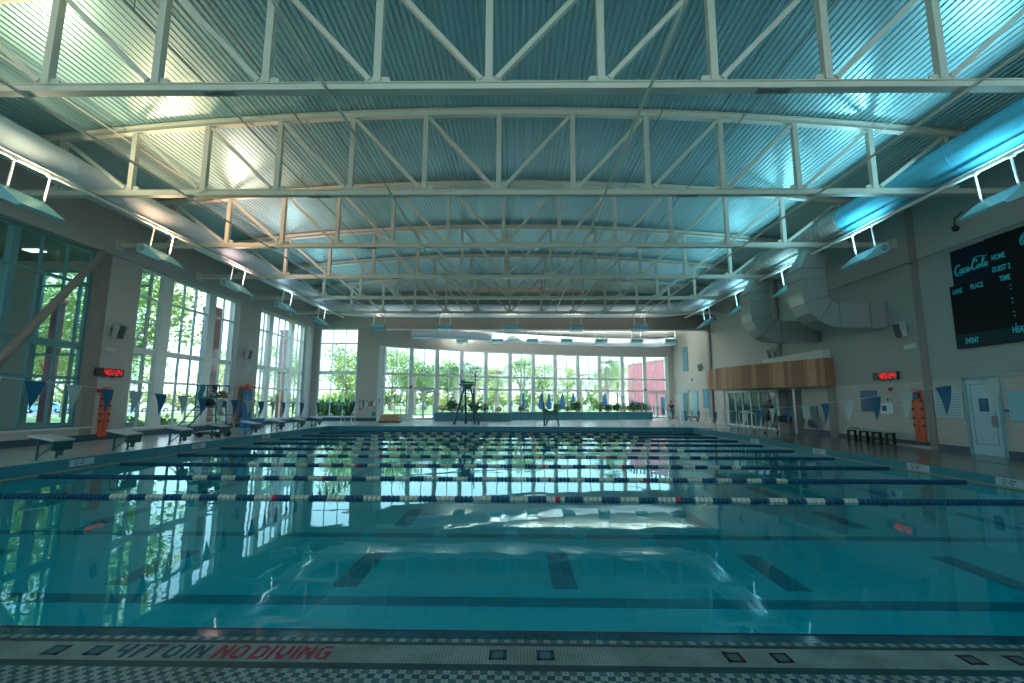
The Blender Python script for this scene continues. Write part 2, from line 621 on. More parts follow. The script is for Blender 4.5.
# ------------------------------------------------------------------ layout constants
XL, XR = -12.2, 11.2          # pool side edges
YN, YF = 4.08, 29.7           # pool near and far edges
ZW = -0.33                    # water level
WL, WR = -16.8, 15.35         # side walls
WG = -17.1                    # window plane on the left
YB = 37.0                     # back wall beside the alcove
YNEAR = -3.0
HEADZ = 7.54
ARC = [(-10.95, 36.9), (-8.83, 38.29), (-6.82, 39.27), (-4.82, 40.39), (-2.74, 41.35), (-0.55, 42.21), (1.63, 43.0),
       (3.75, 43.65), (6.01, 44.2), (8.16, 44.57), (10.44, 44.85), (12.7, 45.08), (14.94, 45.3)]


def roofz(x):
    return 10.82 - 0.0042 * (x + 0.5) ** 2


# ================================================================== STRUCTURE
# ceiling : corrugated steel deck, ribs running away from the camera
mb = MB()
xs = []
x = -17.2
pitch = 0.16
prof = [(0.0, 0.0), (0.07, 0.0), (0.085, 0.03), (0.145, 0.03)]
while x < 15.9:
    for dx, dz in prof:
        xs.append((x + dx, roofz(x + dx) + dz + 0.01))
    x += pitch
n = len(xs)
vv = [(a, YNEAR, b) for a, b in xs] + [(a, 37.3, b) for a, b in xs]
mb.add(vv, [(i, i + 1, n + i + 1, n + i) for i in range(n - 1)])
top = [(a, YNEAR, b + 0.25) for a, b in (xs[0], xs[-1])] + [(a, 37.3, b + 0.25) for a, b in (xs[0], xs[-1])]
mid = [(-0.5, YNEAR, 11.2), (-0.5, 37.3, 11.2)]
mb.add([top[0], mid[0], mid[1], top[2]], [(0, 1, 2, 3)])
mb.add([mid[0], top[1], top[3], mid[1]], [(0, 1, 2, 3)])
struct(mb.build('ceiling', GALV))

# alcove ceiling beyond the header
mb = MB()
mb.prism([(-11.4, 37.3), (15.6, 37.3), (15.6, 45.8), (11, 45.6), (4, 44.6), (-1, 43), (-7, 40)], 8.0, 8.2)
struct(mb.build('ceiling', mat('alcove_ceiling_white', (.7, .72, .7), .8)), 'plain ceiling of the alcove beyond the header')


def zdeck(x, y):
    if x > 5:
        t = min(1, max(0, (21.5 - y) / 3.5))
        return -0.1 * t
    return 0.0


# decks
mb = MB()
mb.prism([(WG - .1, YN), (XL, YN), (XL, YF), (XR, YF), (XR + 4.4, YF), (XR + 4.4, 45.7), (12, 45.3), (8, 44.8), (2, 43.4), (-3, 41.5), (-7, 39.5),
          (-11, YB + .2), (WG - .1, YB + .9)], -0.4, 0.0)
struct(mb.build('floor', DECK), 'pale wet concrete deck on the left and far sides of the pool')
mb = MB()
poly = [(XR, YN - 7), (WR + .3, YN - 7), (WR + .3, 18), (WR + .3, 21.5), (WR + .3, YF), (XR, YF), (XR, 21.5), (XR, 18)]
v = [(a, b, zdeck(a, b)) for a, b in poly] + [(a, b, -0.4) for a, b in poly]
mb.add(v, [(0, 1, 2, 7), (7, 2, 3, 6), (6, 3, 4, 5), (8, 9, 10, 11, 12, 13, 14, 15)] + [(i, (i + 1) % 8, 8 + (i + 1) % 8, 8 + i) for i in range(8)])
struct(mb.build('floor', DECKR), 'grey concrete deck along the right side wall')
# slot drain in right deck
mb = MB()
mb.box(13.55, 13.62, 4, 18, -0.099, -0.094)
struct(mb.build('trim_1', BLACK), 'slot drain line in the right deck')

# near deck with mosaic strips (at water level)
ZN = -0.31
mb = MB()
mb.box(WL, XR, YNEAR, 3.06, ZN - .2, ZN)
struct(mb.build('floor', DECKR), 'deck behind the mosaic border')
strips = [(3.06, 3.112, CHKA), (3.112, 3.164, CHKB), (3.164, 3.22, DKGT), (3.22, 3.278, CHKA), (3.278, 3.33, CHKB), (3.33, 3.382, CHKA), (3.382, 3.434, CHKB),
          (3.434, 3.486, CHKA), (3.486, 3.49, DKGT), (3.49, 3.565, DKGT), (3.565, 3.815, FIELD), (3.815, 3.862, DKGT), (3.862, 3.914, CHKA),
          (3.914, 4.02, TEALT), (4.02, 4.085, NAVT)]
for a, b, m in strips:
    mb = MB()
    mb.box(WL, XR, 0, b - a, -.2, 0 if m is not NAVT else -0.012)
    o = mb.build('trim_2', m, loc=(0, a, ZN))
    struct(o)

# mosaic words and squares in the white field
FONT5 = {
    'N': ["1001", "1101", "1101", "1011", "1011", "1001", "1001"], 'O': ["0110", "1001", "1001", "1001", "1001", "1001", "0110"],
    'D': ["1110", "1001", "1001", "1001", "1001", "1001", "1110"], 'I': ["1", "1", "1", "1", "1", "1", "1"],
    'V': ["1001", "1001", "1001", "1001", "1001", "0110", "0110"], 'G': ["0111", "1000", "1000", "1011", "1001", "1001", "0111"],
    'F': ["111", "100", "110", "100", "100", "100", "100"], 'T': ["111", "010", "010", "010", "010", "010", "010"],
    '4': ["1001", "1001", "1001", "1111", "0001", "0001", "0001"], '0': ["0110", "1001", "1001", "1001", "1001", "1001", "0110"], ' ': [""] * 7,
    'f': ["111", "100", "110", "100"]}
TS = 0.0254


def mosaic(word, x0, m, label, row0=3.59):
    mb = MB()
    x = x0
    for ch in word:
        g = FONT5[ch]
        for r, row in enumerate(g):
            for c, b in enumerate(row):
                if b == '1':
                    xx = x + c * TS
                    yy = row0 + (len(g) - 1 - r + 0.5) * TS
                    # each letter stroke is two half tiles wide so neighbours touch
                    mb.box(xx, xx + TS * 1.0, yy, yy + TS * 1.0, ZN + 0.0005, ZN + 0.0035)
        x += (len(g[0]) + 1) * TS
    o = mb.build('mosaic_lettering', m)
    struct(o, label)
    return x


mosaic('4 FT 0 IN', -3.03, MOSB, 'blue mosaic lettering 4 FT 0 IN in the white tile border')
mosaic('NO DIVING', -2.27, MOSR, 'red mosaic lettering NO DIVING in the white tile border')
for cx_, mo in ((-3.50, MOSB), (-4.75, MOSB), (-0.145, MOSB), (0.21, MOSB), (1.615, MOSM), (1.965, MOSM), (3.36, MOSM), (3.71, MOSM), (-3.18, MOSB)):
    mb = MB()
    mb.cur = 0
    s = 0.065
    for a, b, c, d in ((-s, s, -s, -s + .026), (-s, s, s - .026, s), (-s, -s + .026, -s, s), (s - .026, s, -s, s)):
        mb.box(cx_ + a, cx_ + b, 3.69 + c, 3.69 + d, ZN + .0005, ZN + .003)
    mb.cur = 1
    mb.box(cx_ - s + .026, cx_ + s - .026, 3.69 - s + .026, 3.69 + s - .026, ZN + .0005, ZN + .0028)
    struct(mb.build('trim_3', [mo, MOSG]), 'square marker of small tiles in the white mosaic border')

# pool basin
ZB = -0.93
mb = MB()
mb.box(XL - .1, XR + .1, YN, YF + .1, ZB - .1, ZB)
struct(mb.build('pool_bottom', POOLW))
mb = MB()
mb.box(XL - .12, XL, YN, YF, ZB, -0.02)
struct(mb.build('pool_wall', POOLW))
mb = MB()
mb.box(XR, XR + .12, YN, YF, ZB, -0.12)
struct(mb.build('pool_wall', POOLW))
mb = MB()
mb.box(XL - .1, XR + .1, YF, YF + .12, ZB, -0.02)
struct(mb.build('pool_wall', POOLW))
mb = MB()
mb.box(XL - .1, XR + .1, YN - .12, YN, ZB, ZN - .02)
struct(mb.build('pool_wall', POOLW))
# tiled band above the water, gutter lip at water line
mb = MB()
mb.box(XL, XL + .02, YN + .05, YF - .02, ZW + .02, -0.004)
mb.box(XL, XR, YF - .02, YF, ZW + .02, -0.004)
struct(mb.build('trim_4', BANDT), 'blue tile band above the water on the left and far pool edge')
mb = MB()
poly = [(XR, YN + .05), (XR, 18), (XR, 21.5), (XR, YF - .02)]
v = [(XR - .02, b, zdeck(a, b) - .004) for a, b in poly] + [(XR - .02, b, ZW + .02) for a, b in poly] + \
    [(XR + .005, b, zdeck(a, b) - .004) for a, b in poly]
mb.add(v, [(i, i + 1, 5 + i, 4 + i) for i in range(3)] + [(i, i + 1, 9 + i, 8 + i) for i in range(3)])
struct(mb.build('trim_5', BANDT), 'blue tile band above the water on the right pool edge')
mb = MB()
mb.box(XL + .02, XL + .07, YN + .05, YF - .02, ZW - .03, ZW + .03)
mb.box(XR - .07, XR - .02, YN + .05, YF - .02, ZW - .03, ZW + .03)
struct(mb.build('trim_6', GUTT), 'tan gutter lip at the water line')
# floor lines: lane lines across, short dashes lengthwise
mb = MB()
for k in range(11):
    y = 5.98 + 2.85 * k
    if y > 29:
        break
    mb.box(XL + 1.2, XR - 1.2, y, y + .26, ZB, ZB + .006)
struct(mb.build('pool_lane_line', LINE))
mb = MB()
for k in range(11):
    yc = 7.25 + 3.1 * k
    if yc > 28.5:
        break
    for xc in (-8.6, -5.5, -2.35, 0.65, 3.78, 6.95, 10.1):
        mb.box(xc - .17, xc + .17, yc - .72, yc + .72, ZB, ZB + .007)
struct(mb.build('pool_lane_dash', LINE))
# water
mb = MB()
mb.box(XL, XR, YN, YF, ZW - .01, ZW)
# only the surface: drop the other faces
mb2 = MB()
mb2.add([(XL, YN - .0, ZW), (XR, YN, ZW), (XR, YF, ZW), (XL, YF, ZW)], [(0, 1, 2, 3)])
o = mb2.build('pool_water', MATS['water'])
tag(o, 'teal water filling the swimming pool', 'water', kind='stuff')

# ------------------------------------------------------------------ left wall
mb = MB()
WX0 = WG - 0.35
mb.box(WX0, WL, YNEAR, 1.5, 0, HEADZ)
PIL = [(18.0, 19.55), (26.85, 29.1), (35.85, YB + .4)]
for a, b in PIL:
    mb.box(WX0, WL, a, b, 0, HEADZ)
mb.box(WX0, WL, 1.5, 18.0, 0, 0.50)
for a, b in ((19.55, 26.85), (29.1, 35.85)):
    mb.box(WX0, WL, a, b, 0, 0.30)
struct(mb.build('wall_left', BRICKW))
mb = MB()
mb.box(WX0, WL + .12, YNEAR, YB + .4, HEADZ, 11.0)
struct(mb.build('wall_left', DRYW), 'plain painted band of the left wall above the window heads')
mb = MB()
mb.box(WL, WL + .03, 1.5, YB, 0, 0.24)
struct(mb.build('baseboard_left', DKBLUE))
# sills
mb = MB()
mb.box(WX0, WL + .04, 1.6, 17.95, 0.50, 0.55)
struct(mb.build('trim_7', FRAME), 'pale sill under the near left window')


def window(name, x0, ys_thin, ys_thick, y0, y1, rows, thick_rows, axis='Y', pos=WG, frame=FRAME, tw=0.055, kw=0.3, nm='window'):
    """mullion lattice in a plane; ys_thin/ys_thick are mullion centres, rows are transom heights"""
    mb = MB()
    d = 0.07

    def put(a, b, z0, z1, dd=d):
        if axis == 'Y':
            mb.box(pos - dd, pos + dd, a, b, z0, z1)
        else:
            mb.box(a, b, pos - dd, pos + dd, z0, z1)
    zb, zt = rows[0], rows[-1]
    for y in (y0 + .05, y1 - .05):
        put(y - .05, y + .05, zb, zt)
    for y in ys_thin:
        put(y - tw / 2, y + tw / 2, zb, zt, 0.05)
    for y, w in ys_thick:
        put(y - w / 2, y + w / 2, zb, zt, 0.12)
    for z in rows:
        h = 0.05
        if z in thick_rows:
            h = 0.13
        z0_, z1_ = z - h, z + h
        if z == zb:
            z0_, z1_ = z, z + .1
        if z == zt:
            z0_, z1_ = z - .1, z
        put(y0, y1, z0_, z1_, 0.06)
    f = mb.build(name, frame)
    struct(f)
    g = MB()
    if axis == 'Y':
        g.box(pos - .006, pos + .006, y0 + .02, y1 - .02, zb + .01, zt - .01)
    else:
        g.box(y0 + .02, y1 - .02, pos - .006, pos + .006, zb + .01, zt - .01)
    g.build('pane', MATS['glass'], f)
    return f


ys = [17.4 - 0.93 * k for k in range(1, 18)]
window('window_1', 0, [y for i, y in enumerate(ys) if (i + 1) % 3], [(y, 0.22) for i, y in enumerate(ys) if not (i + 1) % 3 and y > 2],
       1.5, 17.5, [0.55, 2.42, 3.66, 6.12, HEADZ], [3.66], frame=FRAMED)
window('window_2', 0, [20.45, 22.6, 23.45, 25.75], [(21.4, .62), (24.65, .58)], 19.6, 26.8, [0.30, 2.42, 3.8, 6.25, HEADZ], [3.8])
window('window_3', 0, [30.0, 31.9, 32.75, 34.75], [(30.75, .5), (33.75, .5)], 29.15, 35.8, [0.30, 2.42, 3.8, 6.25, HEADZ], [3.8])

# taupe steel column and diagonal brace in the first window
mb = MB()
mb.box(WG - .02, WL + .02, 17.5, 18.0, 0.0, HEADZ)
struct(mb.build('trim_8', TAUPE), 'taupe steel column at the left window corner')
mb = MB()
mb.tube([(-16.5, 17.3, 7.4), (-16.5, 13.0, 1.0)], 0.13, 12)
mb.box(-16.62, -16.38, 12.9, 13.3, 0.0, 1.0)
tag(mb.build('diagonal_brace', TAUPE, smooth=True), 'taupe steel pipe slanting across the near left window', 'brace')

# ------------------------------------------------------------------ right wall
mb = MB()
mb.box(WR, WR + .35, YNEAR, 45.8, -0.35, 10.9)
struct(mb.build('wall_right', BRICKR))
mb = MB()
for a, b in ((4, 14.86), (15.86, 17.1), (17.45, 22.3)):
    mb.box(WR - .03, WR, a, b, zdeck(WR, b), 0.15 if b > 20 else 0.12)
mb.box(WR - .03, WR, 22.7, 30.3, 0, 0.22)
struct(mb.build('baseboard_right', DKBLUE))
mb = MB()
mb.box(WR - .05, WR, 17.12, 17.42, -0.11, 9.8)
mb.box(WR - .14, WR, 26.5, 26.75, 3.9, 9.8)
mb.box(WR - .16, WR, 36.05, 36.4, 0, 9.8)
mb.box(WR - .14, WR, 22.3, 22.7, 0, 2.4)
struct(mb.build('trim_9', TAUPE), 'taupe pilasters on the right wall')
# unseen near wall behind the camera, its big glazing added for fill daylight
mb = MB()
mb.box(WX0, WR + .35, YNEAR - .3, YNEAR, -0.35, 2.6)
mb.box(WX0, WR + .35, YNEAR - .3, YNEAR, 9.0, 11)
mb.box(WX0, -15.5, YNEAR - .3, YNEAR, 2.6, 9.0)
mb.box(14.0, WR + .35, YNEAR - .3, YNEAR, 2.6, 9.0)
struct(mb.build('wall_near', DRYW))
window('window_18', 0, [-15.5 + 1.475 * k for k in range(1, 20) if k % 4], [(-15.5 + 1.475 * k, .4) for k in (4, 8, 12, 16)], -15.5, 14.0,
       [2.6, 5.0, 7.0, 9.0], [5.0], axis='X', pos=YNEAR - .15)

# ------------------------------------------------------------------ back wall left of alcove
mb = MB()
mb.box(WX0, -16.35, YB, YB + .35, 0, HEADZ)
mb.box(-13.15, -10.95, YB, YB + .35, 0, HEADZ)
mb.box(-16.35, -13.15, YB, YB + .35, 0, 0.30)
struct(mb.build('wall_back', BRICKX))
mb = MB()
mb.box(WX0, -10.95, YB - .1, YB + .35, HEADZ, 10.9)
struct(mb.build('wall_back', DRYW), 'plain painted band above the back left window')
mb = MB()
mb.box(WL, -10.95, YB - .03, YB, 0, 0.26)
struct(mb.build('baseboard_back', DKBLUE))
window('window_4', 0, [-15.28, -14.22], [], -16.35, -13.15, [0.30, 2.5, 3.9, 6.3, HEADZ], [3.9], axis='X', pos=YB + .15)
# header beam wall over the alcove opening
mb = MB()
mb.box(-10.95, WR, 36.4, 37.0, 7.38, 10.85)
struct(mb.build('wall_header', DARKT))
mb = MB()
mb.box(-10.95, WR, 36.36, 36.42, 7.30, 7.42)
struct(mb.build('trim_10', WHITE), 'white strip along the lower edge of the header')
# alcove curved wall band + windows
mb = MB()
TH = 0.3


def arcn(i):
    a = Vector(ARC[max(0, i - 1)])
    b = Vector(ARC[min(len(ARC) - 1, i + 1)])
    d = (b - a).normalized()
    return Vector((-d.y, d.x))


outer = [(ARC[i][0] + arcn(i).x * TH, ARC[i][1] + arcn(i).y * TH) for i in range(len(ARC))]
for i in range(12):
    mb.prism([ARC[i], ARC[i + 1], outer[i + 1], outer[i]], 6.12, 8.1)
mb.prism([ARC[12], (WR, 45.35), (WR, 45.7), outer[12]], 0, 8.1)
mb.box(-11.3, -10.93, 36.95, 37.6, 0, 8.1)
struct(mb.build('wall_alcove', DRYW))
aw = []
for i in range(12):
    a = Vector(ARC[i])
    b = Vector(ARC[i + 1])
    d = (b - a)
    L = d.length
    ang = math.atan2(d.y, d.x)
    f = MB()
    hw = 0.17
    door = i in (1, 11)
    f.box(-2 * hw, 0, -.02, .26, 0, 6.12)
    if i == 11:
        f.box(L - 2 * hw, L, -.02, .26, 0, 6.12)
    E_ = L - 2 * hw
    f.box(0, E_, 0.04, .16, 6.02, 6.12)
    for z in (3.82, 2.68):
        f.box(0, E_, 0.04, .16, z - .09, z + .09)
    f.box(E_ / 2 - .03, E_ / 2 + .03, 0.06, .14, 2.6 if door else 0.5, 6.1)
    zb = 2.6 if door else 0.52
    f.box(0, E_, 0.04, .16, zb - .05, zb + .05)
    if not door:
        f.box(0, E_, -0.02, .26, 0, 0.48)
    fo = f.build('window_%d' % (5 + i), FRAME, loc=(a.x, a.y, 0), rz=ang)
    struct(fo)
    g = MB()
    g.box(-.02, E_ + .02, .095, .105, zb, 6.1)
    g.build('pane', MATS['glass'], fo)
    if door:
        dm = MB()
        lo, hi = 0, E_
        md = (lo + hi) / 2
        for u0, u1 in ((lo + .02, md - .01), (md + .01, hi - .02)):
            dm.box(u0, u0 + .09, .05, .11, 0.02, 2.5)
            dm.box(u1 - .09, u1, .05, .11, 0.02, 2.5)
            dm.box(u0, u1, .05, .11, 2.4, 2.5)
            dm.box(u0, u1, .05, .11, 0.02, 0.22)
            dm.box(u0, u1, .05, .11, 1.0, 1.07)
        do = dm.build('door_%d' % (1 + (i == 11)), FRAME, loc=(a.x, a.y, 0), rz=ang)
        struct(do)
        gm = MB()
        gm.box(lo + .05, hi - .05, .075, .085, .1, 2.45)
        gm.build('pane', MATS['glass'], do)
        hm = MB()
        for u in (md - .1, md + .1):
            hm.tube([(u, 0.0, .85), (u, 0.0, 1.25)], 0.015, 6)
            hm.box(u - .01, u + .01, 0, .06, .85, .88)
            hm.box(u - .01, u + .01, 0, .06, 1.22, 1.25)
        hm.build('door_handle', GREY, do)
        sm = MB()
        sm.box(-0.28, -.06, -.05, -.02, 2.68, 2.9)
        so = sm.build('exit_sign', RED, loc=(a.x, a.y, 0), rz=ang)
        tag(so, 'small red exit sign beside the %s alcove door' % ('left' if i == 1 else 'right'), 'sign')

# louvre, side door of alcove on right wall
mb = MB()
mb.box(WR - .05, WR, 41.1, 42.3, 4.4, 6.65)
for k in range(14):
    mb.box(WR - .08, WR - .05, 41.15, 42.25, 4.5 + k * .15, 4.57 + k * .15)
tag(mb.build('wall_louvre', mat('louvre_blue', (0.10, 0.26, 0.34), 0.5)), 'tall blue louvre high on the right alcove wall', 'vent')
mb = MB()
mb.box(WR - .06, WR, 41.35, 43.35, 0, 2.65)
o = struct(mb.build('door_3', mat('door3_pale', (0.30, 0.50, 0.52), 0.5)))
mb = MB()
mb.box(WR - .08, WR - .05, 41.5, 42.6, 0.02, 2.45)
mb.build('door_leaf', mat('door3_dark', (0.06, 0.20, 0.22), 0.5), o)

# ================================================================== ROOF STEEL
TY = [8.6 + 4.77 * k for k in range(6)]
ZC = 7.9
CX = -0.61
PN = 2.31


def make_truss():
    t = thing('roof_truss', '', 'truss', (0, 0, 0), 0, 'roof trusses spanning the hall')
    # bottom chord : pair of flanges and web
    mb = MB()
    x0, x1 = WL + .15, WR - .02
    mb.box(x0, x1, -.10, .10, ZC, ZC + .025)
    mb.box(x0, x1, -.015, .015, ZC + .025, ZC + .2)
    mb.box(x0, x1, -.06, .06, ZC + .18, ZC + .2)
    mb.build('bottom_chord', STEEL, t)
    mb = MB()
    N = 32
    xs = [x0 + (x1 - x0) * i / N for i in range(N + 1)]
    for i in range(N):
        a, b = xs[i], xs[i + 1]
        for (h0, h1, w) in ((-.02, 0, .11), (-.20, -.02, .02), (-.22, -.20, .09)):
            za, zb = roofz(a) - .02, roofz(b) - .02
            v = [(a, -w, za + h0), (a, w, za + h0), (a, w, za + h1), (a, -w, za + h1), (b, -w, zb + h0), (b, w, zb + h0), (b, w, zb + h1), (b, -w, zb + h1)]
            mb.add(v, [(0, 4, 5, 1), (2, 6, 7, 3), (0, 3, 7, 4), (1, 5, 6, 2)])
    mb.build('top_chord', STEEL, t)
    for k in range(-6, 7):
        x = CX + PN * k
        mb = MB()
        mb.box(x - .075, x + .075, -.075, .075, ZC + .2, roofz(x) - .2)
        mb.build('vertical_strut', STEEL, t)
    for k in range(-6, 7):
        if k == 0:
            continue
        s = 1 if k > 0 else -1
        xt = CX + PN * k - s * .1
        xb = CX + PN * (k - s) + s * .16
        mb = MB()
        mb.bar((xt, 0, roofz(xt) - .3), (xb, 0, ZC + .26), 0.10, 0.13, up=(0, 1, 0))
        mb.build('diagonal_strut', STEEL, t)
    for k in range(-6, 7):
        x = CX + PN * k
        mb = MB()
        mb.add([(x - .26, -.02, ZC + .19), (x + .26, -.02, ZC + .19), (x + .26, -.02, ZC + .3), (x + .2, -.02, ZC + .33), (x - .2, -.02, ZC + .33), (x - .26, -.02, ZC + .3),
                (x - .26, .02, ZC + .19), (x + .26, .02, ZC + .19), (x + .26, .02, ZC + .3), (x + .2, .02, ZC + .33), (x - .2, .02, ZC + .33), (x - .26, .02, ZC + .3)],
               [(0, 1, 2, 3, 4, 5), (11, 10, 9, 8, 7, 6)] + [(i, (i + 1) % 6, 6 + (i + 1) % 6, 6 + i) for i in range(6)])
        mb.build('gusset_plate', STEEL, t)
    for x in (-6.2, 5.2):
        mb = MB()
        mb.box(x - .33, x + .33, -.085, .085, ZC - .018, ZC)
        for i in range(7):
            for j in (-.05, .05):
                mb.box(x - .28 + i * .09, x - .25 + i * .09, j - .012, j + .012, ZC - .035, ZC - .018)
        mb.build('splice_plate', GREY, t)
    for s, x in ((-1, WL + .13), (1, WR - .13)):
        mb = MB()
        mb.box(x - .13 if s < 0 else x - .05, x + .05 if s < 0 else x + .13, -.2, .2, ZC - .12, ZC + .32)
        mb.build('bearing_bracket', STEEL, t)
    return t


truss = make_truss()
tl = ['roof truss nearest the camera, its bottom chord high across the top of the view', 'second roof truss from the camera, between the nearest truss and the third',
      'third roof truss from the camera, first to show its whole span below the second', 'fourth roof truss from the camera, in the middle of the far cluster',
      'fifth roof truss from the camera, just before the one at the header', 'farthest roof truss, five lamps hang from its bottom chord']
for i, y in enumerate(TY):
    o = truss if i == 0 else dup(truss, (0, y, 0))
    if i == 0:
        index_kids(truss)
    o.location = (0, y, 0)
    o['label'] = tl[i]

# longitudinal round tie tubes and conduits
for i, (x, z, r, lb) in enumerate([(-10.3, ZC + .02, .035, 'long steel tie rod under the trusses, farthest left, bright against the dark roof edge'),
                                   (-3.9, ZC + .02, .035, 'long steel tie rod crossing under the trusses just left of centre'),
                                   (2.65, ZC + .02, .035, 'long steel tie rod crossing under the trusses just right of centre'),
                                   (9.1, ZC + .02, .035, 'long steel tie rod under the trusses, nearest the right duct')]):
    mb = MB()
    mb.tube([(x, 4.0, z - .045), (x, 33.6, z - .045)], r, 8)
    tag(mb.build('tie_rod', STEEL, smooth=True), lb, 'rod', 'lengthwise tie rods')
for x, lb in ((-8.6, 'thin dark conduit near the ceiling left of centre'), (-6.9, 'thin dark conduit under the roof deck beside the leftmost one'),
              (4.4, 'thin dark conduit under the roof deck right of centre'), (6.9, 'thin dark conduit under the roof deck nearest the right duct'),
              (-12.6, 'thin pale conduit above the left duct'), (11.2, 'thin pale conduit above the right duct')):
    mb = MB()
    z = roofz(x) - .32
    mb.tube([(x, 3, z), (x, 36.3, z)], 0.022, 6)
    for y in range(5, 36, 4):
        mb.tube([(x, y, z), (x, y, z + .3)], 0.01, 5)
    tag(mb.build('conduit', GREY if abs(x) < 11 else STEEL), lb, 'conduit', 'roof conduits')

# ================================================================== DUCTS
ZD = 8.66


def round_duct(name, pts, r, m, label, cat='duct', rings=3.0):
    t = thing(name, label, cat)
    mb = MB()
    mb.tube(pts, r, 28)
    mb.build('duct_shell', m, t, smooth=True)
    return t


def seam(t, p, d, r, m, w=.05):
    mb = MB()
    d = Vector(d).normalized() * w / 2
    p = Vector(p)
    mb.tube([p - d, p + d], r + .012, 28)
    mb.build('seam_band', m, t, smooth=True)


LX, RX = -14.05, 12.75
EX = 12.4
BEND = []
RB = 3.0
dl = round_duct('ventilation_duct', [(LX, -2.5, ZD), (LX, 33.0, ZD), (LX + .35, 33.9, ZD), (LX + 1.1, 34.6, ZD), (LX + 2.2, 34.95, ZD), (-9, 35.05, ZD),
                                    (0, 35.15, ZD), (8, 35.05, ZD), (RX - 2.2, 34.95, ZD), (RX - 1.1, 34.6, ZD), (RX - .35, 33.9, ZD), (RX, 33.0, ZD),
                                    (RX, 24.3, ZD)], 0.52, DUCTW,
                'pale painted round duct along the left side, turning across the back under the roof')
for y in (4, 8.5, 13.0, 17.5, 22, 26.5, 31):
    seam(dl, (LX, y, ZD), (0, 1, 0), .52, DUCTW)
for x in (-8, -3, 2, 7):
    seam(dl, (x, 35.12, ZD), (1, 0, 0), .52, DUCTW)
dr = round_duct('ventilation_duct', [(RX, -2.5, ZD), (RX, 17.0, ZD)], 0.52, DUCTB, 'blue round duct along the right side in front of the nearest elbow')
for y in (4, 8.5, 12.4, 16.6):
    seam(dr, (RX, y, ZD), (0, 1, 0), .52, DUCTB)
dm_ = round_duct('ventilation_duct', [(RX, 17.02, ZD), (RX, 24.28, ZD)], 0.55, GALVD, 'bare metal spiral section of the right duct above the two elbows')
for k in range(26):
    seam(dm_, (RX, 17.2 + k * .27, ZD), (0, 1, 0), .55, GALVD, .03)


def elbow(y, label):
    """square duct dropping from the round main and turning into the wall"""
    t = thing('duct_elbow', label, 'duct', (0, y, 0))
    hw = .52
    d = .52
    xc = EX
    # collar: round to square
    mb = MB()
    n = 24
    vs = []
    for j, (z, blend, rr) in enumerate(((ZD - .1, 0, .5), (8.05, 0, .5), (7.6, .55, .5), (7.2, 1, .52))):
        for k in range(n):
            a = 2 * PI * k / n
            cx, cyy = math.cos(a), math.sin(a)
            q = 1 / max(abs(cx), abs(cyy))
            cyl = (cx * rr, cyy * rr)
            sq = (cx * q * hw, cyy * q * d)
            vs.append((xc + (RX - EX) * (1 - blend) + cyl[0] * (1 - blend) + sq[0] * blend, cyl[1] * (1 - blend) + sq[1] * blend, z))
    f = []
    for j in range(3):
        for k in range(n):
            f.append((j * n + k, j * n + (k + 1) % n, (j + 1) * n + (k + 1) % n, (j + 1) * n + k))
    mb.add(vs, f)
    mb.build('transition_collar', GALVD, t)
    # square elbow swept in XZ
    secs = []
    zc = 4.95
    secs.append((xc, 7.2, 0))
    secs.append((xc, 6.75, 0))
    Rr = .95
    cx0, cz0 = xc + Rr, 5.35
    cen = (xc + Rr, 5.2 + Rr)
    for i in range(0, 6):
        a = R(90) * i / 5
        secs.append((cen[0] - Rr * math.cos(a), cen[1] - Rr * math.sin(a), a))
    secs.append((WR - .02, cen[1] - Rr, R(90)))
    mb = MB()
    V = []
    for (x, z, a) in secs:
        nx, nz = math.cos(a), math.sin(a)    # outward-from-bend direction is (-nx,-nz)
        for sx_, sy_ in ((-1, -1), (1, -1), (1, 1), (-1, 1)):
            V.append((x + nx * hw * sx_, d * sy_, z + nz * hw * sx_))
    F = []
    for i in range(len(secs) - 1):
        for k in range(4):
            F.append((i * 4 + k, i * 4 + (k + 1) % 4, (i + 1) * 4 + (k + 1) % 4, (i + 1) * 4 + k))
    mb.add(V, F)
    mb.build('duct_shell', GALVD, t)
    # joint flanges
    for i in (0, 1, 3, 5, 7):
        x, z, a = secs[i]
        mb = MB()
        nx, nz = math.cos(a), math.sin(a)
        tx, tz = -nz * -1, -nx
        e = .025
        hh = hw + .03
        VV = []
        for s in (-1, 1):
            for sx_, sy_ in ((-1, -1), (1, -1), (1, 1), (-1, 1)):
                VV.append((x + nx * hh * sx_ + nz * e * s, (d + .03) * sy_, z + nz * hh * sx_ - nx * e * s))
        mb.add(VV, [(0, 3, 2, 1), (4, 5, 6, 7), (0, 1, 5, 4), (1, 2, 6, 5), (2, 3, 7, 6), (3, 0, 4, 7)])
        mb.build('joint_flange', GREY, t)
    for x in (WR - .75, WR - .1):
        mb = MB()
        z = cen[1] - Rr
        mb.box(x - .03, x + .03, -d - .035, d + .035, z - hw - .035, z + hw + .035)
        mb.build('joint_flange', GREY, t)
    return t


elbow(19.25, 'nearer of the two square metal duct elbows dropping from the right duct into the wall')
elbow(23.5, 'farther of the two square metal duct elbows, above the wooden canopy')

# alcove duct
pts = []
for i in range(1, 13):
    nn = arcn(i)
    p = Vector(ARC[i]) - nn * 2.4
    if i == 1:
        p = Vector((-8.9, 37.75))
    pts.append((p.x, max(p.y, 37.75), 7.15))
pts[-1] = (14.3, 41.6, 7.15)
t = round_duct('ventilation_duct', pts, .38, DUCTW, 'curved round duct hanging in the far alcove above the curved windows')
for i in (2, 4, 6, 8, 10):
    d = Vector(pts[i + 1]) - Vector(pts[i - 1])
    seam(t, pts[i], d, .38, DUCTW)

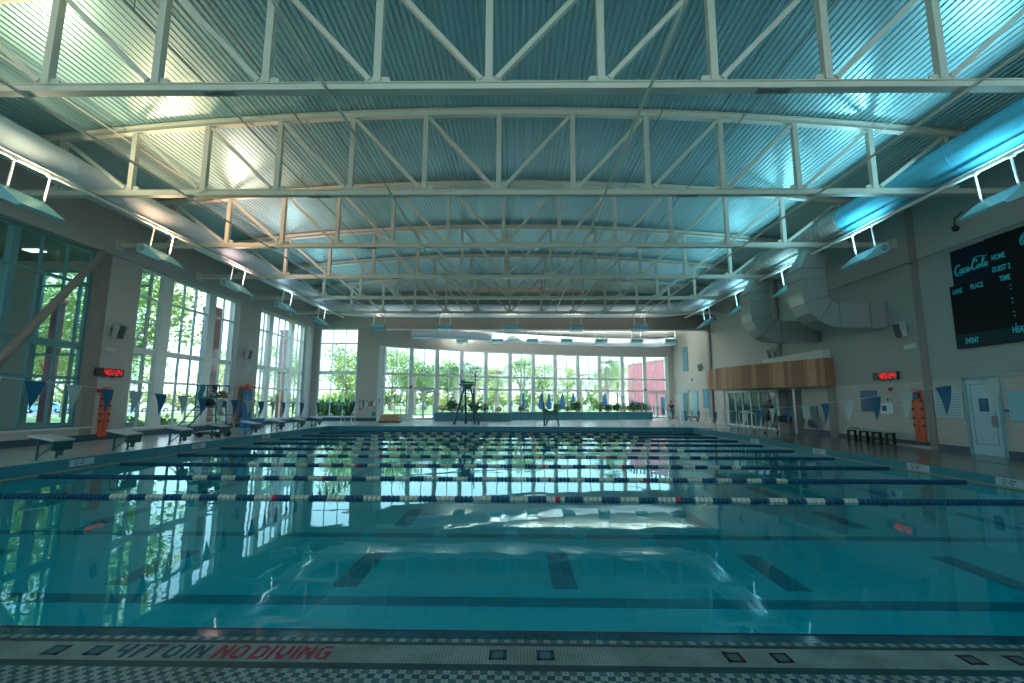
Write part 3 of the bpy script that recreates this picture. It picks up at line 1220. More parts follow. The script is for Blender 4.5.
# ================================================================== LIGHT FIXTURES
LCOL = (0.36, 0.84, 1.0)
SOFT = (1.0, 0.92, 0.80)
YELL = (1.0, 0.86, 0.52)
WARM = (1.0, 0.58, 0.32)
PINK = (1.0, 0.62, 0.52)
NEUT = (0.70, 0.91, 1.0)


def make_fixture(label, loc, rz, group, drop=.80, power=90, col=LCOL, length=1.15, tip=.50):
    """indirect lamp: round-backed shell with a sloping reflector, hung on two rods from loc (rail height)"""
    t = thing('hanging_lamp', label, 'lamp', loc, rz, group)
    L = length / 2
    z = -drop
    prof = []
    for i in range(9):
        a = R(80) + R(190) * i / 8
        prof.append((-.30 + .17 * math.cos(a), z - .04 + .17 * math.sin(a)))
    prof += [(.40 - (.5 - tip) * .4, z - tip), (.46 - (.5 - tip) * .4, z - tip + .06), (.02, z - .07)]
    mb = MB()
    mb.extr(prof, -L, L, 'XZ')
    mb.build('lamp_shell', FIXT, t)
    for s in (-1, 1):
        mb = MB()
        mb.tube([(-.30, s * L, z - .04), (-.30, s * (L + .025), z - .04)], .11, 12)
        mb.build('end_cap', GREY, t)
    for s in (-1, 1):
        mb = MB()
        mb.tube([(0.0, s * L * .8, 0.0), (-.1, s * L * .8, z - .06)], 0.026, 6)
        rod = mb.build('hanger_rod', WHITE, t)
        mb = MB()
        mb.box(-.05, .05, s * L * .8 - .07, s * L * .8 + .07, -.03, .0)
        mb.build('rail_clamp', WHITE, rod)
    ld = bpy.data.lights.new('lamp_light', 'AREA')
    ld.shape = 'RECTANGLE'
    ld.size = .26
    ld.size_y = length * .85
    ld.energy = power
    ld.color = col
    ld.spread = R(122)
    lo = bpy.data.objects.new('lamp_light', ld)
    COL.objects.link(lo)
    lo.parent = t
    lo.location = (0.04, 0, z + .03)
    lo.rotation_euler = (PI, R(33), 0)
    return t


FY = [2.1, 6.7, 11.4, 16.0, 20.6, 25.2, 29.8]
words = ['', '', 'nearest', 'second nearest', 'third nearest', 'fourth nearest', 'farthest']
PL = 34
lcols = [NEUT, YELL, YELL, WARM, PINK, NEUT, NEUT]
lpow = [.25, .5, 1.1, 1.8, 1.4, .6, .5]
for i, y in enumerate(FY):
    if i < 2:
        la, lb = 'hanging uplight under the left duct, behind the visible ones', 'hanging uplight under the right duct, behind the visible ones'
        la += (' first', ' second')[i]
        lb += (' first', ' second')[i]
    else:
        la = '%s of the five blue-lit hanging uplights along the left duct' % words[i]
        lb = '%s of the five blue-lit hanging uplights along the right duct' % words[i]
    make_fixture(la, (-13.1, y, 7.78), PI * 0, 'uplights along the left duct', power=PL * lpow[i], col=lcols[i])
    make_fixture(lb, (12.45, y, 7.78), PI, 'uplights along the right duct', power=PL * (.2, .35, .8, 1.1, 1.0, .6, .4)[i], col=LCOL)
for x, w in zip((-10.06, -5.27, -0.43, 4.18, 8.75), ('leftmost', 'second from left', 'middle', 'fourth from left', 'rightmost')):
    make_fixture('%s of the five lamps hanging from the farthest truss' % w, (x, 32.4, 7.88), R(90), 'lamps hung from the farthest truss', drop=.95, power=8, col=SOFT, length=.95, tip=.28)
for j, x in enumerate((-4.75, -1.72, 1.22, 4.15, 7.08, 10.09, 13.0)):
    w = ['first', 'second', 'third', 'fourth', 'fifth', 'sixth', 'last'][j]
    make_fixture('%s lamp from the left in front of the far alcove duct' % w, (x, 38.6, 7.98), R(90), 'lamps in the far alcove', drop=1.15, power=50, col=SOFT, length=.95, tip=.28)
# lamp rails
for x, lb in ((-13.1, 'bright metal lamp rail running under the left duct'), (12.45, 'bright metal lamp rail running under the right duct')):
    t = thing('lamp_rail', lb, 'rail')
    mb = MB()
    mb.box(x - .04, x + .04, -2.8, 33.5, 7.78, 7.86)
    mb.build('rail', WHITE, t)
    mb = MB()
    mb.tube([(x + (.12 if x < 0 else -.12), -2.8, 7.86), (x + (.12 if x < 0 else -.12), 33.5, 7.86)], .02, 6)
    mb.build('cable', GREY, t)
mb = MB()
mb.tube([(WR - .35, 3, 6.95), (WR - .35, 36, 6.95)], .03, 6)
for y in (6, 12, 17.3, 24, 30):
    mb.tube([(WR - .35, y, 6.95), (WR + .01, y, 6.95)], .02, 6)
tag(mb.build('wall_pipe', GREY, smooth=True), 'thin grey pipe running high along the right wall', 'pipe')

# ================================================================== POOL THINGS
# lane ropes
RY = [9.26 + 2.32 * k for k in range(9)]
FP = 0.09          # float pitch


def float_mesh():
    mb = MB()
    # disc with slanted fins
    r = 0.06
    mb.tube([(-.042, 0, 0), (-.032, 0, 0), (.032, 0, 0), (.042, 0, 0)], [.035, r, r, .035], 10)
    return mb


def section_mesh(n):
    mb = MB()
    for i in range(n):
        x = i * FP
        mb.tube([(x - .042, 0, 0), (x - .032, 0, 0), (x + .032, 0, 0), (x + .042, 0, 0)], [.03, .06, .06, .03], 8)
    return mb


fcache = {}


def lane_float(key, m, parent, x):
    if key not in fcache:
        fcache[key] = float_mesh().build(key, m)
        fcache[key].parent = parent
        fcache[key].location = (x, 0, 0)
        return fcache[key]
    o = fcache[key].copy()
    COL.objects.link(o)
    o.parent = parent
    o.location = (x, 0, 0)
    return o


def rope_colour(x):
    """solid navy at both ends, navy and cream alternating in the middle"""
    if x < -8.1 or x > 6.6:
        return 'navy'
    u = (x + 8.1) % .72
    if abs(x - 0.75) < .046 or abs(x + 4.75) < .046 or abs(x - 3.1) < .046:
        return 'red'
    return 'cream' if u < .37 else 'navy'


ordw = ['nearest', 'second nearest', 'third', 'fourth', 'fifth', 'sixth', 'seventh', 'eighth', 'farthest']
NM = {'navy': NAVYF, 'cream': CREAM, 'red': REDF}
for k, y in enumerate(RY):
    t = thing('lane_rope', '%s%s lane rope of navy and cream floats across the pool' % (ordw[k], '' if k in (0, 1, 8) else ' nearest'), 'lane rope', (0, y, ZW + .005), 0, 'lane ropes')
    mb = MB()
    mb.tube([(XL + .03, 0, 0), (XR - .03, 0, 0)], .006, 5)
    mb.build('cable', GREY, t)
    n = int((XR - XL - .5) / FP)
    xs = [XL + .3 + i * FP for i in range(n)]
    if k < 3:
        # individual floats for the hundred nearest the view axis, the rest as one run
        lo = (n - 100) // 2
        rest = {'navy': MB(), 'cream': MB(), 'red': MB()}
        extra = False
        for i, x in enumerate(xs):
            c = rope_colour(x)
            if lo <= i < lo + 100:
                lane_float({'navy': 'navy_float', 'cream': 'cream_float', 'red': 'red_float'}[c], NM[c], t, x)
            else:
                rest[c].tube([(x - .042, 0, 0), (x - .032, 0, 0), (x + .032, 0, 0), (x + .042, 0, 0)], [.03, .06, .06, .03], 10)
        for c, mm in rest.items():
            if mm.v:
                o = mm.build(c + '_float_run', NM[c], t)
                o['kind'] = 'stuff'
    else:
        i = 0
        while i < n:
            c = rope_colour(xs[i])
            j = i
            while j < n and rope_colour(xs[j]) == c:
                j += 1
            key = (c, j - i)
            if key not in fcache:
                fcache[key] = section_mesh(j - i).build(c + '_float_section', NM[c], t)
                fcache[key].location = (xs[i], 0, 0)
            else:
                o = fcache[key].copy()
                COL.objects.link(o)
                o.parent = t
                o.location = (xs[i], 0, 0)
            i = j

# starting blocks
BY = [12.0 + 2.3 * k for k in range(8)]


def make_block():
    t = thing('starting_block', '', 'starting block', (XL, 0, 0), 0, 'starting blocks')
    hw = .29
    mb = MB()
    # sloping platform
    v = []
    for x, z in ((-.70, .65), (.02, .53)):
        for s in (-1, 1):
            v.append((x, s * hw, z - .045))
            v.append((x, s * hw, z))
    mb.add(v, [(0, 4, 6, 2), (1, 3, 7, 5), (0, 2, 3, 1), (4, 5, 7, 6), (0, 1, 5, 4), (2, 6, 7, 3)])
    mb.build('platform', mat('block_platform', (0.50, 0.56, 0.54), 0.5, 0, .1), t)
    for s in (-1, 1):
        y = s * (hw - .03)
        mb = MB()
        mb.tube([(-.42, y, 0), (-.42, y, .40), (-.38, y, .49), (-.30, y, .525), (-.02, y, .48)], .028, 8)
        mb.tube([(-.42, y, .06), (-.04, y, .36)], .02, 6)
        mb.tube([(-.42, y, .525), (-.66, y, .575)], .02, 6)
        sf = mb.build('side_frame', TEALD, t, smooth=True)
        mb = MB()
        mb.box(-.50, -.34, y - .05, y + .05, 0, .012)
        mb.build('foot_plate', TEALD, sf)
    mb = MB()
    mb.box(-.06, -.01, -hw + .02, hw - .02, .24, .49)
    mb.build('front_plate', TEALD, t)
    mb = MB()
    mb.box(-.1, .0, -.02, .02, .10, .32)
    mb.tube([(.02, -.2, .36), (.02, .2, .36)], .014, 6)
    mb.build('grab_bar', TEALD, t)
    return t


b0 = make_block()
for i, y in enumerate(BY):
    o = b0 if i == 0 else dup(b0, (XL, y, 0))
    if i == 0:
        index_kids(b0)
    o.location = (XL - .02, y + .35, 0)
    o['label'] = '%s starting block in the row along the left pool edge' % (['nearest', 'second', 'third', 'fourth, beside the tall wheeled chair,', 'fifth', 'sixth', 'seventh', 'farthest'][i])

# depth marker plates on the edge band
def depth_plate(side, y, s, label):
    t = thing('depth_marker', label, 'sign', (XL + .022 if side < 0 else XR - .022, y, -.14 if side < 0 else -.2), 0, 'depth markers on the pool edges')
    mb = MB()
    mb.box(0 if side < 0 else -.008, .008 if side < 0 else 0, -.36, .36, -.09, .09)
    mb.build('plate', PAPER, t)
    if side < 0:
        text_obj(s, .17, TEALD, t, (.011, -.22, -.06), (0, 1, 0), (0, 0, 1), depth=.004)
    else:
        text_obj(s, .17, TEALD, t, (-.011, .22, -.06), (0, -1, 0), (0, 0, 1), depth=.004)


for i, y in enumerate((12.9, 17.6, 22.3)):
    depth_plate(-1, y, "5'-0\"", '%s pale depth marker plate on the left pool edge' % ['nearest', 'middle', 'farthest'][i])
for i, y in enumerate((10.75, 13.2, 17.4, 22)):
    depth_plate(1, y, "5'-0\"", '%s pale depth marker plate on the right pool edge' % ['nearest', 'second nearest', 'third nearest', 'farthest'][i])

# rope anchors reels: small black eyelets
# flag strings
def pennant_mesh(m, name, parent):
    mb = MB()
    w, h = .155, .45
    v = []
    for y, e in ((-.004, 0), (.004, 0)):
        pass
    N = 5
    for j in (0, 1):
        for i in range(N + 1):
            t_ = i / N
            hw_ = w * (1 - t_)
            for s in (-1, 1):
                v.append((.02 * math.sin(t_ * 4) + (.002 if j else -.002), s * hw_ + (.001 * s), -h * t_))
    f = []
    for j in (0, 1):
        b = j * 2 * (N + 1)
        for i in range(N):
            f.append((b + 2 * i, b + 2 * i + 1, b + 2 * i + 3, b + 2 * i + 2))
    b = 2 * (N + 1)
    for i in range(N):
        f.append((2 * i, 2 * i + 2, b + 2 * i + 2, b + 2 * i))
        f.append((2 * i + 1, b + 2 * i + 1, b + 2 * i + 3, 2 * i + 3))
    mb.add(v, f)
    o = mb.build(name, m, parent)
    return o


def flag_line(x, zf, label, y0, y1, start):
    t = thing('flag_line', label, 'flags', (x, 0, 0))
    N = 40
    mb = MB()
    mb.tube([(0, y0 + (y1 - y0) * i / N, zf(y0 + (y1 - y0) * i / N)) for i in range(N + 1)], .007, 5)
    mb.build('cord', PENW, t)
    protos = {}
    y = start
    k = 0
    sp = .70 if x > 0 else .645
    while y < y1 - .2:
        nm = 'blue_pennant' if k % 2 == 0 else 'white_pennant'
        z = zf(y)
        if nm not in protos:
            protos[nm] = pennant_mesh(PENB if k % 2 == 0 else PENW, nm, t)
            o = protos[nm]
        else:
            o = protos[nm].copy()
            COL.objects.link(o)
            o.parent = t
        o.location = (0, y, z)
        o.rotation_euler = (random.uniform(-.06, .06), random.uniform(-.08, .08), random.uniform(-.1, .1))
        y += sp
        k += 1
    return t


def zleft(y):
    return H - .06 + .0035 * (y - 17.3) ** 2


def zright(y):
    return H - .31 + .0054 * (y - 17.6) ** 2


flag_line(-7.65, zleft, 'string of blue and white pennants over the left part of the pool', 4.3, 29.95, 7.14 - .645 * 4)
flag_line(6.65, zright, 'string of blue and white pennants over the right part of the pool', 4.3, 29.95, 7.24 - .70 * 4)
for x, z, lb in ((-7.65, zleft(29.95) + .12, 'slender far flag post at the left end of the far deck'), (6.65, zright(29.95) + .12, 'slender far flag post on the far deck right of the lift chair')):
    mb = MB()
    mb.tube([(x, 29.98, 0), (x, 29.98, z)], .025, 8)
    mb.tube([(x, 29.98, 0), (x, 29.98, .03)], .07, 10)
    tag(mb.build('flag_post', CHROME, smooth=True), lb, 'post')
for x, z, lb in ((-7.65, zleft(4.3) + .1, 'slender near flag post on the mosaic deck, left'), (6.65, zright(4.3) + .1, 'slender near flag post on the mosaic deck, right')):
    mb = MB()
    mb.tube([(x, 4.02, ZN), (x, 4.02, z)], .025, 8)
    mb.tube([(x, 4.02, z - .03), (x, 4.3, z - .1)], .01, 6)
    tag(mb.build('flag_post', CHROME, smooth=True), lb, 'post')


def grab_rails(x, y, label, ang=0):
    t = thing('pool_ladder_rail', label, 'handrail', (x, y, 0), ang, 'grab rails on the far edge')
    for s in (-.33, .33):
        mb = MB()
        p = [(s, .55, 0), (s, .55, .55), (s, .48, .80), (s, .3, .9), (s, .1, .86), (s, -.08, .65), (s, -.12, .3), (s, -.12, -.35)]
        mb.tube(p, .024, 8)
        mb.tube([(s, .55, 0), (s, .55, .02)], .06, 8)
        mb.build('rail', CHROME, t, smooth=True)
    return t


grab_rails(-11.1, 29.7 + .12, 'chrome grab rails at the far left pool corner')
grab_rails(10.2, 29.7 + .12, 'chrome grab rails at the far right pool corner')

# ------------------------------------------------------------------ lifeguard chairs
def tall_chair(loc, rz, label, m=TEALD):
    t = thing('lifeguard_chair', label, 'lifeguard chair', loc, rz)
    # faces -Y in local space, base 1.7 wide
    SZ = 2.45
    for sx_, sy_, bw, tw_ in ((-1, -1, .86, .24), (1, -1, .86, .24), (-1, 1, .20, .20), (1, 1, .44, .40)):
        mb = MB()
        mb.tube([(sx_ * bw, sy_ * .5 + .3 * (sy_ > 0), 0), (sx_ * tw_, sy_ * .3, SZ + .05)], [.085, .065], 8)
        mb.build('leg', m, t, smooth=True)
    mb = MB()
    mb.rbox(-.60, .56, -.42, .42, SZ + .28, SZ + .36, .05)
    mb.build('footboard', m, t)
    mb = MB()
    mb.extr([(-.36, SZ + .28), (.32, SZ + .28), (.24, SZ + .0), (-.28, SZ + .0)], -.3, .3, 'XZ')
    mb.build('under_box', m, t)
    mb = MB()
    mb.extr([(-.5, SZ + .42), (.5, SZ + .42), (.5, SZ + .5), (-.1, SZ + .54), (-.40, SZ + .66), (-.5, SZ + .66)], -.3, .35, 'XZ')
    mb.build('seat', m, t)
    for s in (-1, 1):
        mb = MB()
        mb.tube([(s * .50, .40, SZ + .2), (s * .50, .40, SZ + 1.35)], .035, 6)
        mb.build('back_post', m, t, smooth=True)
        mb = MB()
        mb.tube([(s * .50, .40, SZ + 1.25), (s * .48, .1, SZ + .95), (s * .46, -.38, SZ + .72), (s * .46, -.40, SZ + .2)], .022, 6)
        mb.build('arm_rail', WHITE, t, smooth=True)
    for k in range(7):
        mb = MB()
        z = .35 + k * .3
        q = z / SZ
        mb.box(-.20, .44 - .04 * q, .8 - .5 * q - .03, .8 - .5 * q + .03, z, z + .04)
        mb.build('ladder_rung', m, t)
    return t


tall_chair((-3.55, 32.4, 0), 0, 'tall dark blue lifeguard chair with splayed legs on the far deck')

# lower lift chair on the far deck
t = thing('pool_lift_chair', 'low dark teal seat with a tall bent post on the far deck', 'pool lift', (2.35, 31.2, 0))
mb = MB()
mb.tube([(-.55, .1, 0), (-.55, .1, .7), (-.62, .1, 1.5), (-.72, .1, 2.1)], [.06, .07, .06, .03], 8)
mb.build('post', TEALD, t, smooth=True)
mb = MB()
mb.rbox(-.5, .35, -.25, .3, .72, .82, .04)
mb.build('seat', TEALD, t)
mb = MB()
mb.extr([(-.5, .82), (.38, .82), (.42, 1.02), (-.2, .98), (-.5, 1.2)], .24, .30, 'XZ')
mb.build('backrest', TEALD, t)
for s, x in ((-1, -.35), (1, .35)):
    for y in (-.2, .25):
        mb = MB()
        mb.tube([(x * .6, y, .74), (x * 1.25, y, 0)], .035, 6)
        mb.build('leg', TEALD, t, smooth=True)

# ------------------------------------------------------------------ wheeled lifeguard stand on the left deck
GX, GY = -13.6, 20.35
stand = thing('wheeled_lifeguard_stand', 'dark metal wheeled lifeguard stand by the second left window, person seated on it', 'lifeguard chair', (GX, GY, 0))
mb = MB()
for s in (-.35, .35):
    mb.tube([(-1.55, s, .1), (-.55, s, 1.3), (-.55, s, 2.25), (.42, s, 2.25)], .032, 6)
    mb.tube([(-.55, s, 1.3), (.35, s, 1.3), (.45, s, .2)], .032, 6)
    mb.tube([(-.55, s, 1.72), (.42, s, 1.72)], .025, 6)
    mb.tube([(-1.4, s, .16), (.6, s, .16)], .032, 6)
    mb.tube([(.42, s, 2.25), (.45, s, 2.0), (.3, s, 1.72)], .025, 6)
mb.tube([(-.55, -.35, 2.25), (-.55, .35, 2.25)], .02, 6)
mb.tube([(-.55, -.35, 1.3), (-.55, .35, 1.3)], .02, 6)
mb.build('frame', TEALD, stand, smooth=True)
for k in range(4):
    mb = MB()
    z = .35 + .26 * k
    x = -1.55 + (z - .1) / 1.2
    mb.box(x - .06, x + .06, -.35, .35, z, z + .03)
    mb.build('step', TEALD, stand)
mb = MB()
mb.box(-.5, .42, -.33, .33, 1.30, 1.34)
mb.build('seat_board', TEALD, stand)
mb = MB()
mb.box(.05, .78, -.3, .3, .93, .97)
mb.tube([(.42, -.3, .95), (.35, -.3, 1.3)], .018, 6)
mb.tube([(.42, .3, .95), (.35, .3, 1.3)], .018, 6)
mb.build('footboard', TEALD, stand)
for x in (-.9, -.2, .55):
    mb = MB()
    mb.tube([(x, -.42, .11), (x, -.36, .11)], .11, 12)
    mb.tube([(x, .36, .11), (x, .42, .11)], .11, 12)
    mb.tube([(x, -.4, .11), (x, .4, .11)], .02, 6)
    mb.build('wheel', RUBBER, stand, smooth=True)


# ================================================================== PEOPLE
def skin_geo(chains, sub=1):
    """chains: list of lists of (co, radius); first chain starts at the root. Chains may start at an existing point (same co)."""
    verts, rad, edges = [], [], []
    idx = {}
    for ch in chains:
        prev = None
        for co, r in ch:
            key = tuple(round(c, 4) for c in co)
            if key not in idx:
                idx[key] = len(verts)
                verts.append(key)
                rad.append(r)
            i = idx[key]
            if prev is not None and prev != i:
                edges.append((prev, i))
            prev = i
    me = bpy.data.meshes.new('skin_base')
    me.from_pydata(verts, edges, [])
    o = bpy.data.objects.new('skin_base', me)
    COL.objects.link(o)
    md = o.modifiers.new('skin', 'SKIN')
    md.use_smooth_shade = True
    for i, sv in enumerate(me.skin_vertices[0].data):
        r = rad[i]
        sv.radius = (r, r) if not isinstance(r, tuple) else r
        sv.use_root = (i == 0)
    s2 = o.modifiers.new('sub', 'SUBSURF')
    s2.levels = sub
    s2.render_levels = sub
    bpy.context.view_layer.update()
    dg = bpy.context.evaluated_depsgraph_get()
    out = bpy.data.meshes.new_from_object(o.evaluated_get(dg))
    bpy.data.objects.remove(o)
    return out


def join_meshes(meshes, name, m, parent):
    bm = bmesh.new()
    for x in meshes:
        bm.from_mesh(x)
    me = bpy.data.meshes.new(name)
    bm.to_mesh(me)
    bm.free()
    me.materials.clear()
    me.materials.append(m)
    me.polygons.foreach_set('material_index', [0] * len(me.polygons))
    me.polygons.foreach_set('use_smooth', [True] * len(me.polygons))
    o = bpy.data.objects.new(name, me)
    COL.objects.link(o)
    o.parent = parent
    return o


def head_mesh(c, face):
    """ellipsoid skull with nose, ears, chin; face = unit horizontal vector"""
    mb = MB()
    fx, fy = face[0], face[1]
    mb.ball((0, 0, 0), (.092, .075, .115), 14, 10)
    mb.ball((.045, 0, -.06), (.05, .05, .05), 10, 6)
    mb.ball((.098, 0, -.012), (.018, .013, .022), 6, 5)
    mb.ball((.0, .078, -.01), (.02, .012, .03), 6, 5)
    mb.ball((.0, -.078, -.01), (.02, .012, .03), 6, 5)
    mb.ball((.086, 0, -.055), (.012, .025, .008), 6, 5)
    a = math.atan2(fy, fx)
    ca, sa = math.cos(a), math.sin(a)
    mb.v = [(c[0] + x * ca - y * sa, c[1] + x * sa + y * ca, c[2] + z) for x, y, z in mb.v]
    me = bpy.data.meshes.new('head')
    me.from_pydata(mb.v, [], mb.f)
    return me


def lerp(a, b, t):
    return tuple(a[i] + (b[i] - a[i]) * t for i in range(3))


def figure(label, loc, rz, J, skin, shirt, shorts, long_pants=False, sleeve=.5, face=(1, 0), shoe=None, hair_long=False):
    t = thing('person', label, 'person', loc, rz)
    ch = [[(J['pelvis'], .125), (lerp(J['pelvis'], J['chest'], .5), .11), (J['chest'], .13), (J['neck'], .055), (lerp(J['neck'], J['head'], .6), .05), (J['head'], .065)]]
    hands = []
    for s in ('L', 'R'):
        sh, el, ha = J['sh' + s], J['el' + s], J['ha' + s]
        wr = lerp(el, ha, .86)
        ch.append([(J['chest'], .13), (sh, .06), (lerp(sh, el, .5), .048), (el, .04), (lerp(el, wr, .4), .038), (wr, .026), (ha, .034)])
        d = (Vector(ha) - Vector(wr)).normalized()
        side = d.cross(Vector((0, 0, 1)))
        side = side.normalized() if side.length > .1 else Vector((0, 1, 0))
        dn = side.cross(d).normalized()
        base = Vector(ha)
        for q, ln in zip((-1.5, -.5, .5, 1.5), (.062, .075, .08, .065)):
            p0 = base + side * (q * .017)
            p1 = p0 + d * (ln * .55)
            p2 = p1 + d * (ln * .3) - dn * .02
            hands.append([(tuple(p0), .009), (tuple(p1), .0085), (tuple(p2), .007)])
        sg = 1 if s == 'L' else -1
        p0 = base - d * .03 + side * (.028 * sg)
        hands.append([(tuple(p0), .011), (tuple(p0 + d * .03 + side * .02 * sg), .010), (tuple(p0 + d * .055 + side * .022 * sg), .008)])
        hp, kn, an, to = J['hip' + s], J['kn' + s], J['an' + s], J['to' + s]
        ch.append([(J['pelvis'], .125), (hp, .09), (lerp(hp, kn, .45), .075), (kn, .055), (lerp(kn, an, .35), .052), (an, .036), (lerp(an, to, .5), .038), (to, .028)])
    ms = [skin_geo(ch, 1)] + [skin_geo([h], 0) for h in hands] + [head_mesh(J['head'], face)]
    join_meshes(ms, 'body', skin, t)
    # eyes
    a = math.atan2(face[1], face[0])
    for s in (-1, 1):
        mb = MB()
        mb.ball((J['head'][0] + .082 * math.cos(a) - s * .03 * math.sin(a), J['head'][1] + .082 * math.sin(a) + s * .03 * math.cos(a), J['head'][2] + .012), .010, 6, 5)
        mb.build('eye', BLACK, t)
    # hair
    mb = MB()
    bx, by = -math.cos(a) * .022, -math.sin(a) * .022
    mb.ball((J['head'][0] + bx, J['head'][1] + by, J['head'][2] + .028), (.098, .09, .108), 14, 8)
    if hair_long:
        mb.ball((J['head'][0] + bx * 4.5, J['head'][1] + by * 4.5, J['head'][2] + .02), (.055, .055, .055), 10, 6)
    mb.build('hair', HAIR, t, smooth=True)
    # clothes
    cs = [[(J['pelvis'], .137), (lerp(J['pelvis'], J['chest'], .5), .128), (J['chest'], .146), (lerp(J['chest'], J['neck'], .72), .07)]]
    for s in ('L', 'R'):
        cs.append([(J['chest'], .146), (J['sh' + s], .074), (lerp(J['sh' + s], J['el' + s], sleeve), .064)])
    join_meshes([skin_geo(cs, 1)], 'shirt', shirt, t)
    cs = []
    for s in ('L', 'R'):
        c = [(J['pelvis'], .142), (J['hip' + s], .105), (lerp(J['hip' + s], J['kn' + s], .7 if not long_pants else .45), .09)]
        if long_pants:
            c += [(J['kn' + s], .072), (lerp(J['kn' + s], J['an' + s], .93), .056)]
        cs.append(c)
    join_meshes([skin_geo(cs, 1)], 'trousers' if long_pants else 'shorts', shorts, t)
    if shoe:
        for s in ('L', 'R'):
            an, to = Vector(J['an' + s]), Vector(J['to' + s])
            join_meshes([skin_geo([[(tuple(an + Vector((0, 0, -.035))), .05), (tuple((an + to) / 2 + Vector((0, 0, -.01))), .05), (tuple(to), .04)]], 1)], 'shoe', shoe, t)
    return t


def standing(stride=.0, lean=0.0):
    h = .92
    return dict(pelvis=(0, 0, h), chest=(lean, 0, 1.30), neck=(lean, 0, 1.47), head=(lean + .02, 0, 1.62),
                shL=(lean, .17, 1.40), elL=(lean - .06 + stride * .3, .23, 1.13), haL=(lean + .08 + stride * .3, .24, .90),
                shR=(lean, -.17, 1.40), elR=(lean - .02 - stride * .3, -.23, 1.13), haR=(lean + .12 - stride * .2, -.24, .92),
                hipL=(0, .09, .88), knL=(.05 - stride * .35, .10, .48), anL=(-stride * .95, .10, .09 + abs(stride) * .08), toL=(.15 - stride * .95, .11, .035),
                hipR=(0, -.09, .88), knR=(.05 + stride * .5, -.10, .48), anR=(stride * .75, -.10, .09), toR=(.16 + stride * .75, -.11, .035))


# seated lifeguard holding a brown board
J = dict(pelvis=(-.22, 0, 1.48), chest=(-.10, 0, 1.85), neck=(-.03, 0, 2.00), head=(.04, 0, 2.14),
         shL=(-.08, .17, 1.93), elL=(.12, .20, 1.72), haL=(.36, .14, 1.80), shR=(-.08, -.17, 1.93), elR=(.12, -.20, 1.72), haR=(.36, -.14, 1.80),
         hipL=(-.14, .09, 1.46), knL=(.26, .13, 1.46), anL=(.30, .12, 1.07), toL=(.45, .13, 1.01),
         hipR=(-.14, -.09, 1.46), knR=(.30, -.13, 1.44), anR=(.44, -.12, 1.07), toR=(.60, -.13, 1.01))
figure('person in pale blue top seated on the wheeled stand, holding a brown board', (GX, GY, 0), R(-12), J, SKIN1, LSHIRT, DCLOTH, face=(1, -.1), hair_long=True)
mb = MB()
mb.box(-.012, .012, -.20, .20, -.15, .15)
o = mb.build('clipboard', CARD)
o.location = (GX + .47, GY - .1, 1.86)
o.rotation_euler = (0, R(-28), R(-12))
tag(o, 'brown board held up by the seated lifeguard', 'board')
t = thing('rescue_tube', 'dark blue rescue tube hanging in front of the seated lifeguard', 'rescue tube', (GX + .62, GY - .25, 0))
mb = MB()
mb.tube([(0, 0, 1.28), (0, 0, 1.32), (.03, .02, 1.52), (.02, .02, 1.58)], [.05, .11, .10, .04], 10)
mb.build('foam_tube', DKBLUE, t, smooth=True)
mb = MB()
mb.tube([(.02, .02, 1.57), (-.1, .1, 1.72), (-.25, .12, 1.84)], .01, 5)
mb.build('strap', BLACK, t)
t = thing('folded_towel', 'teal towel draped over the rail of the wheeled stand', 'towel', (GX - .32, GY - .39, 0))
mb = MB()
vv = []
for i in range(9):
    z = 2.28 - i * .08
    for j in range(4):
        vv.append((-.10 + j * .075 + .03 * math.sin(i * .9), .0 + .02 * math.sin(i + j * 1.7) - .012, z - .03 * math.sin(j * 2)))
ff = [(i * 4 + j, i * 4 + j + 1, i * 4 + j + 5, i * 4 + j + 4) for i in range(8) for j in range(3)]
mb.add(vv, ff)
b_ = len(mb.v)
mb.add([(a, b + .02, c) for a, b, c in vv], ff)
o = mb.build('cloth', mat('towel_teal', (.02, .30, .33), .9), t)

figure('person in dark shirt and shorts walking below the wooden canopy', (13.3, 24.4, 0), R(-165), standing(.32, .04), SKIN2, DCLOTH, DCLOTH, face=(1, 0), shoe=DCLOTH)
figure('person in dark top and blue jeans standing by the right alcove door', (14.05, 42.3, 0), R(-90), standing(.08), SKIN2, DCLOTH, JEANS, long_pants=True, face=(1, 0), shoe=DCLOTH, sleeve=.9)
J = dict(pelvis=(0, 0, .50), chest=(-.04, 0, .85), neck=(-.03, 0, 1.0), head=(.0, 0, 1.14), shL=(-.04, .17, .94), elL=(.02, .22, .70), haL=(.22, .2, .58),
         shR=(-.04, -.17, .94), elR=(.02, -.22, .70), haR=(.22, -.2, .58), hipL=(.05, .09, .48), knL=(.42, .13, .50), anL=(.44, .12, .1), toL=(.58, .12, .05),
         hipR=(.05, -.09, .48), knR=(.42, -.13, .50), anR=(.44, -.12, .1), toR=(.58, -.12, .05))
figure('person in red seen from behind, sitting outside beyond the middle alcove windows', (.85, 45.3, -.1), R(95), J, SKIN2, RCLOTH, DCLOTH, face=(1, 0))
mb = MB()
for x in (-.2, .2):
    for y in (-.2, .2):
        mb.tube([(x, y, 0), (x, y, .38)], .018, 6)
mb.box(-.24, .24, -.24, .24, .36, .40)
mb.box(-.24, -.2, -.22, .22, .40, .80)
o = mb.build('patio_chair', WHITE, loc=(.85, 45.22, -.1), rz=R(95))
tag(o, 'white patio chair under the person sitting outside', 'chair')


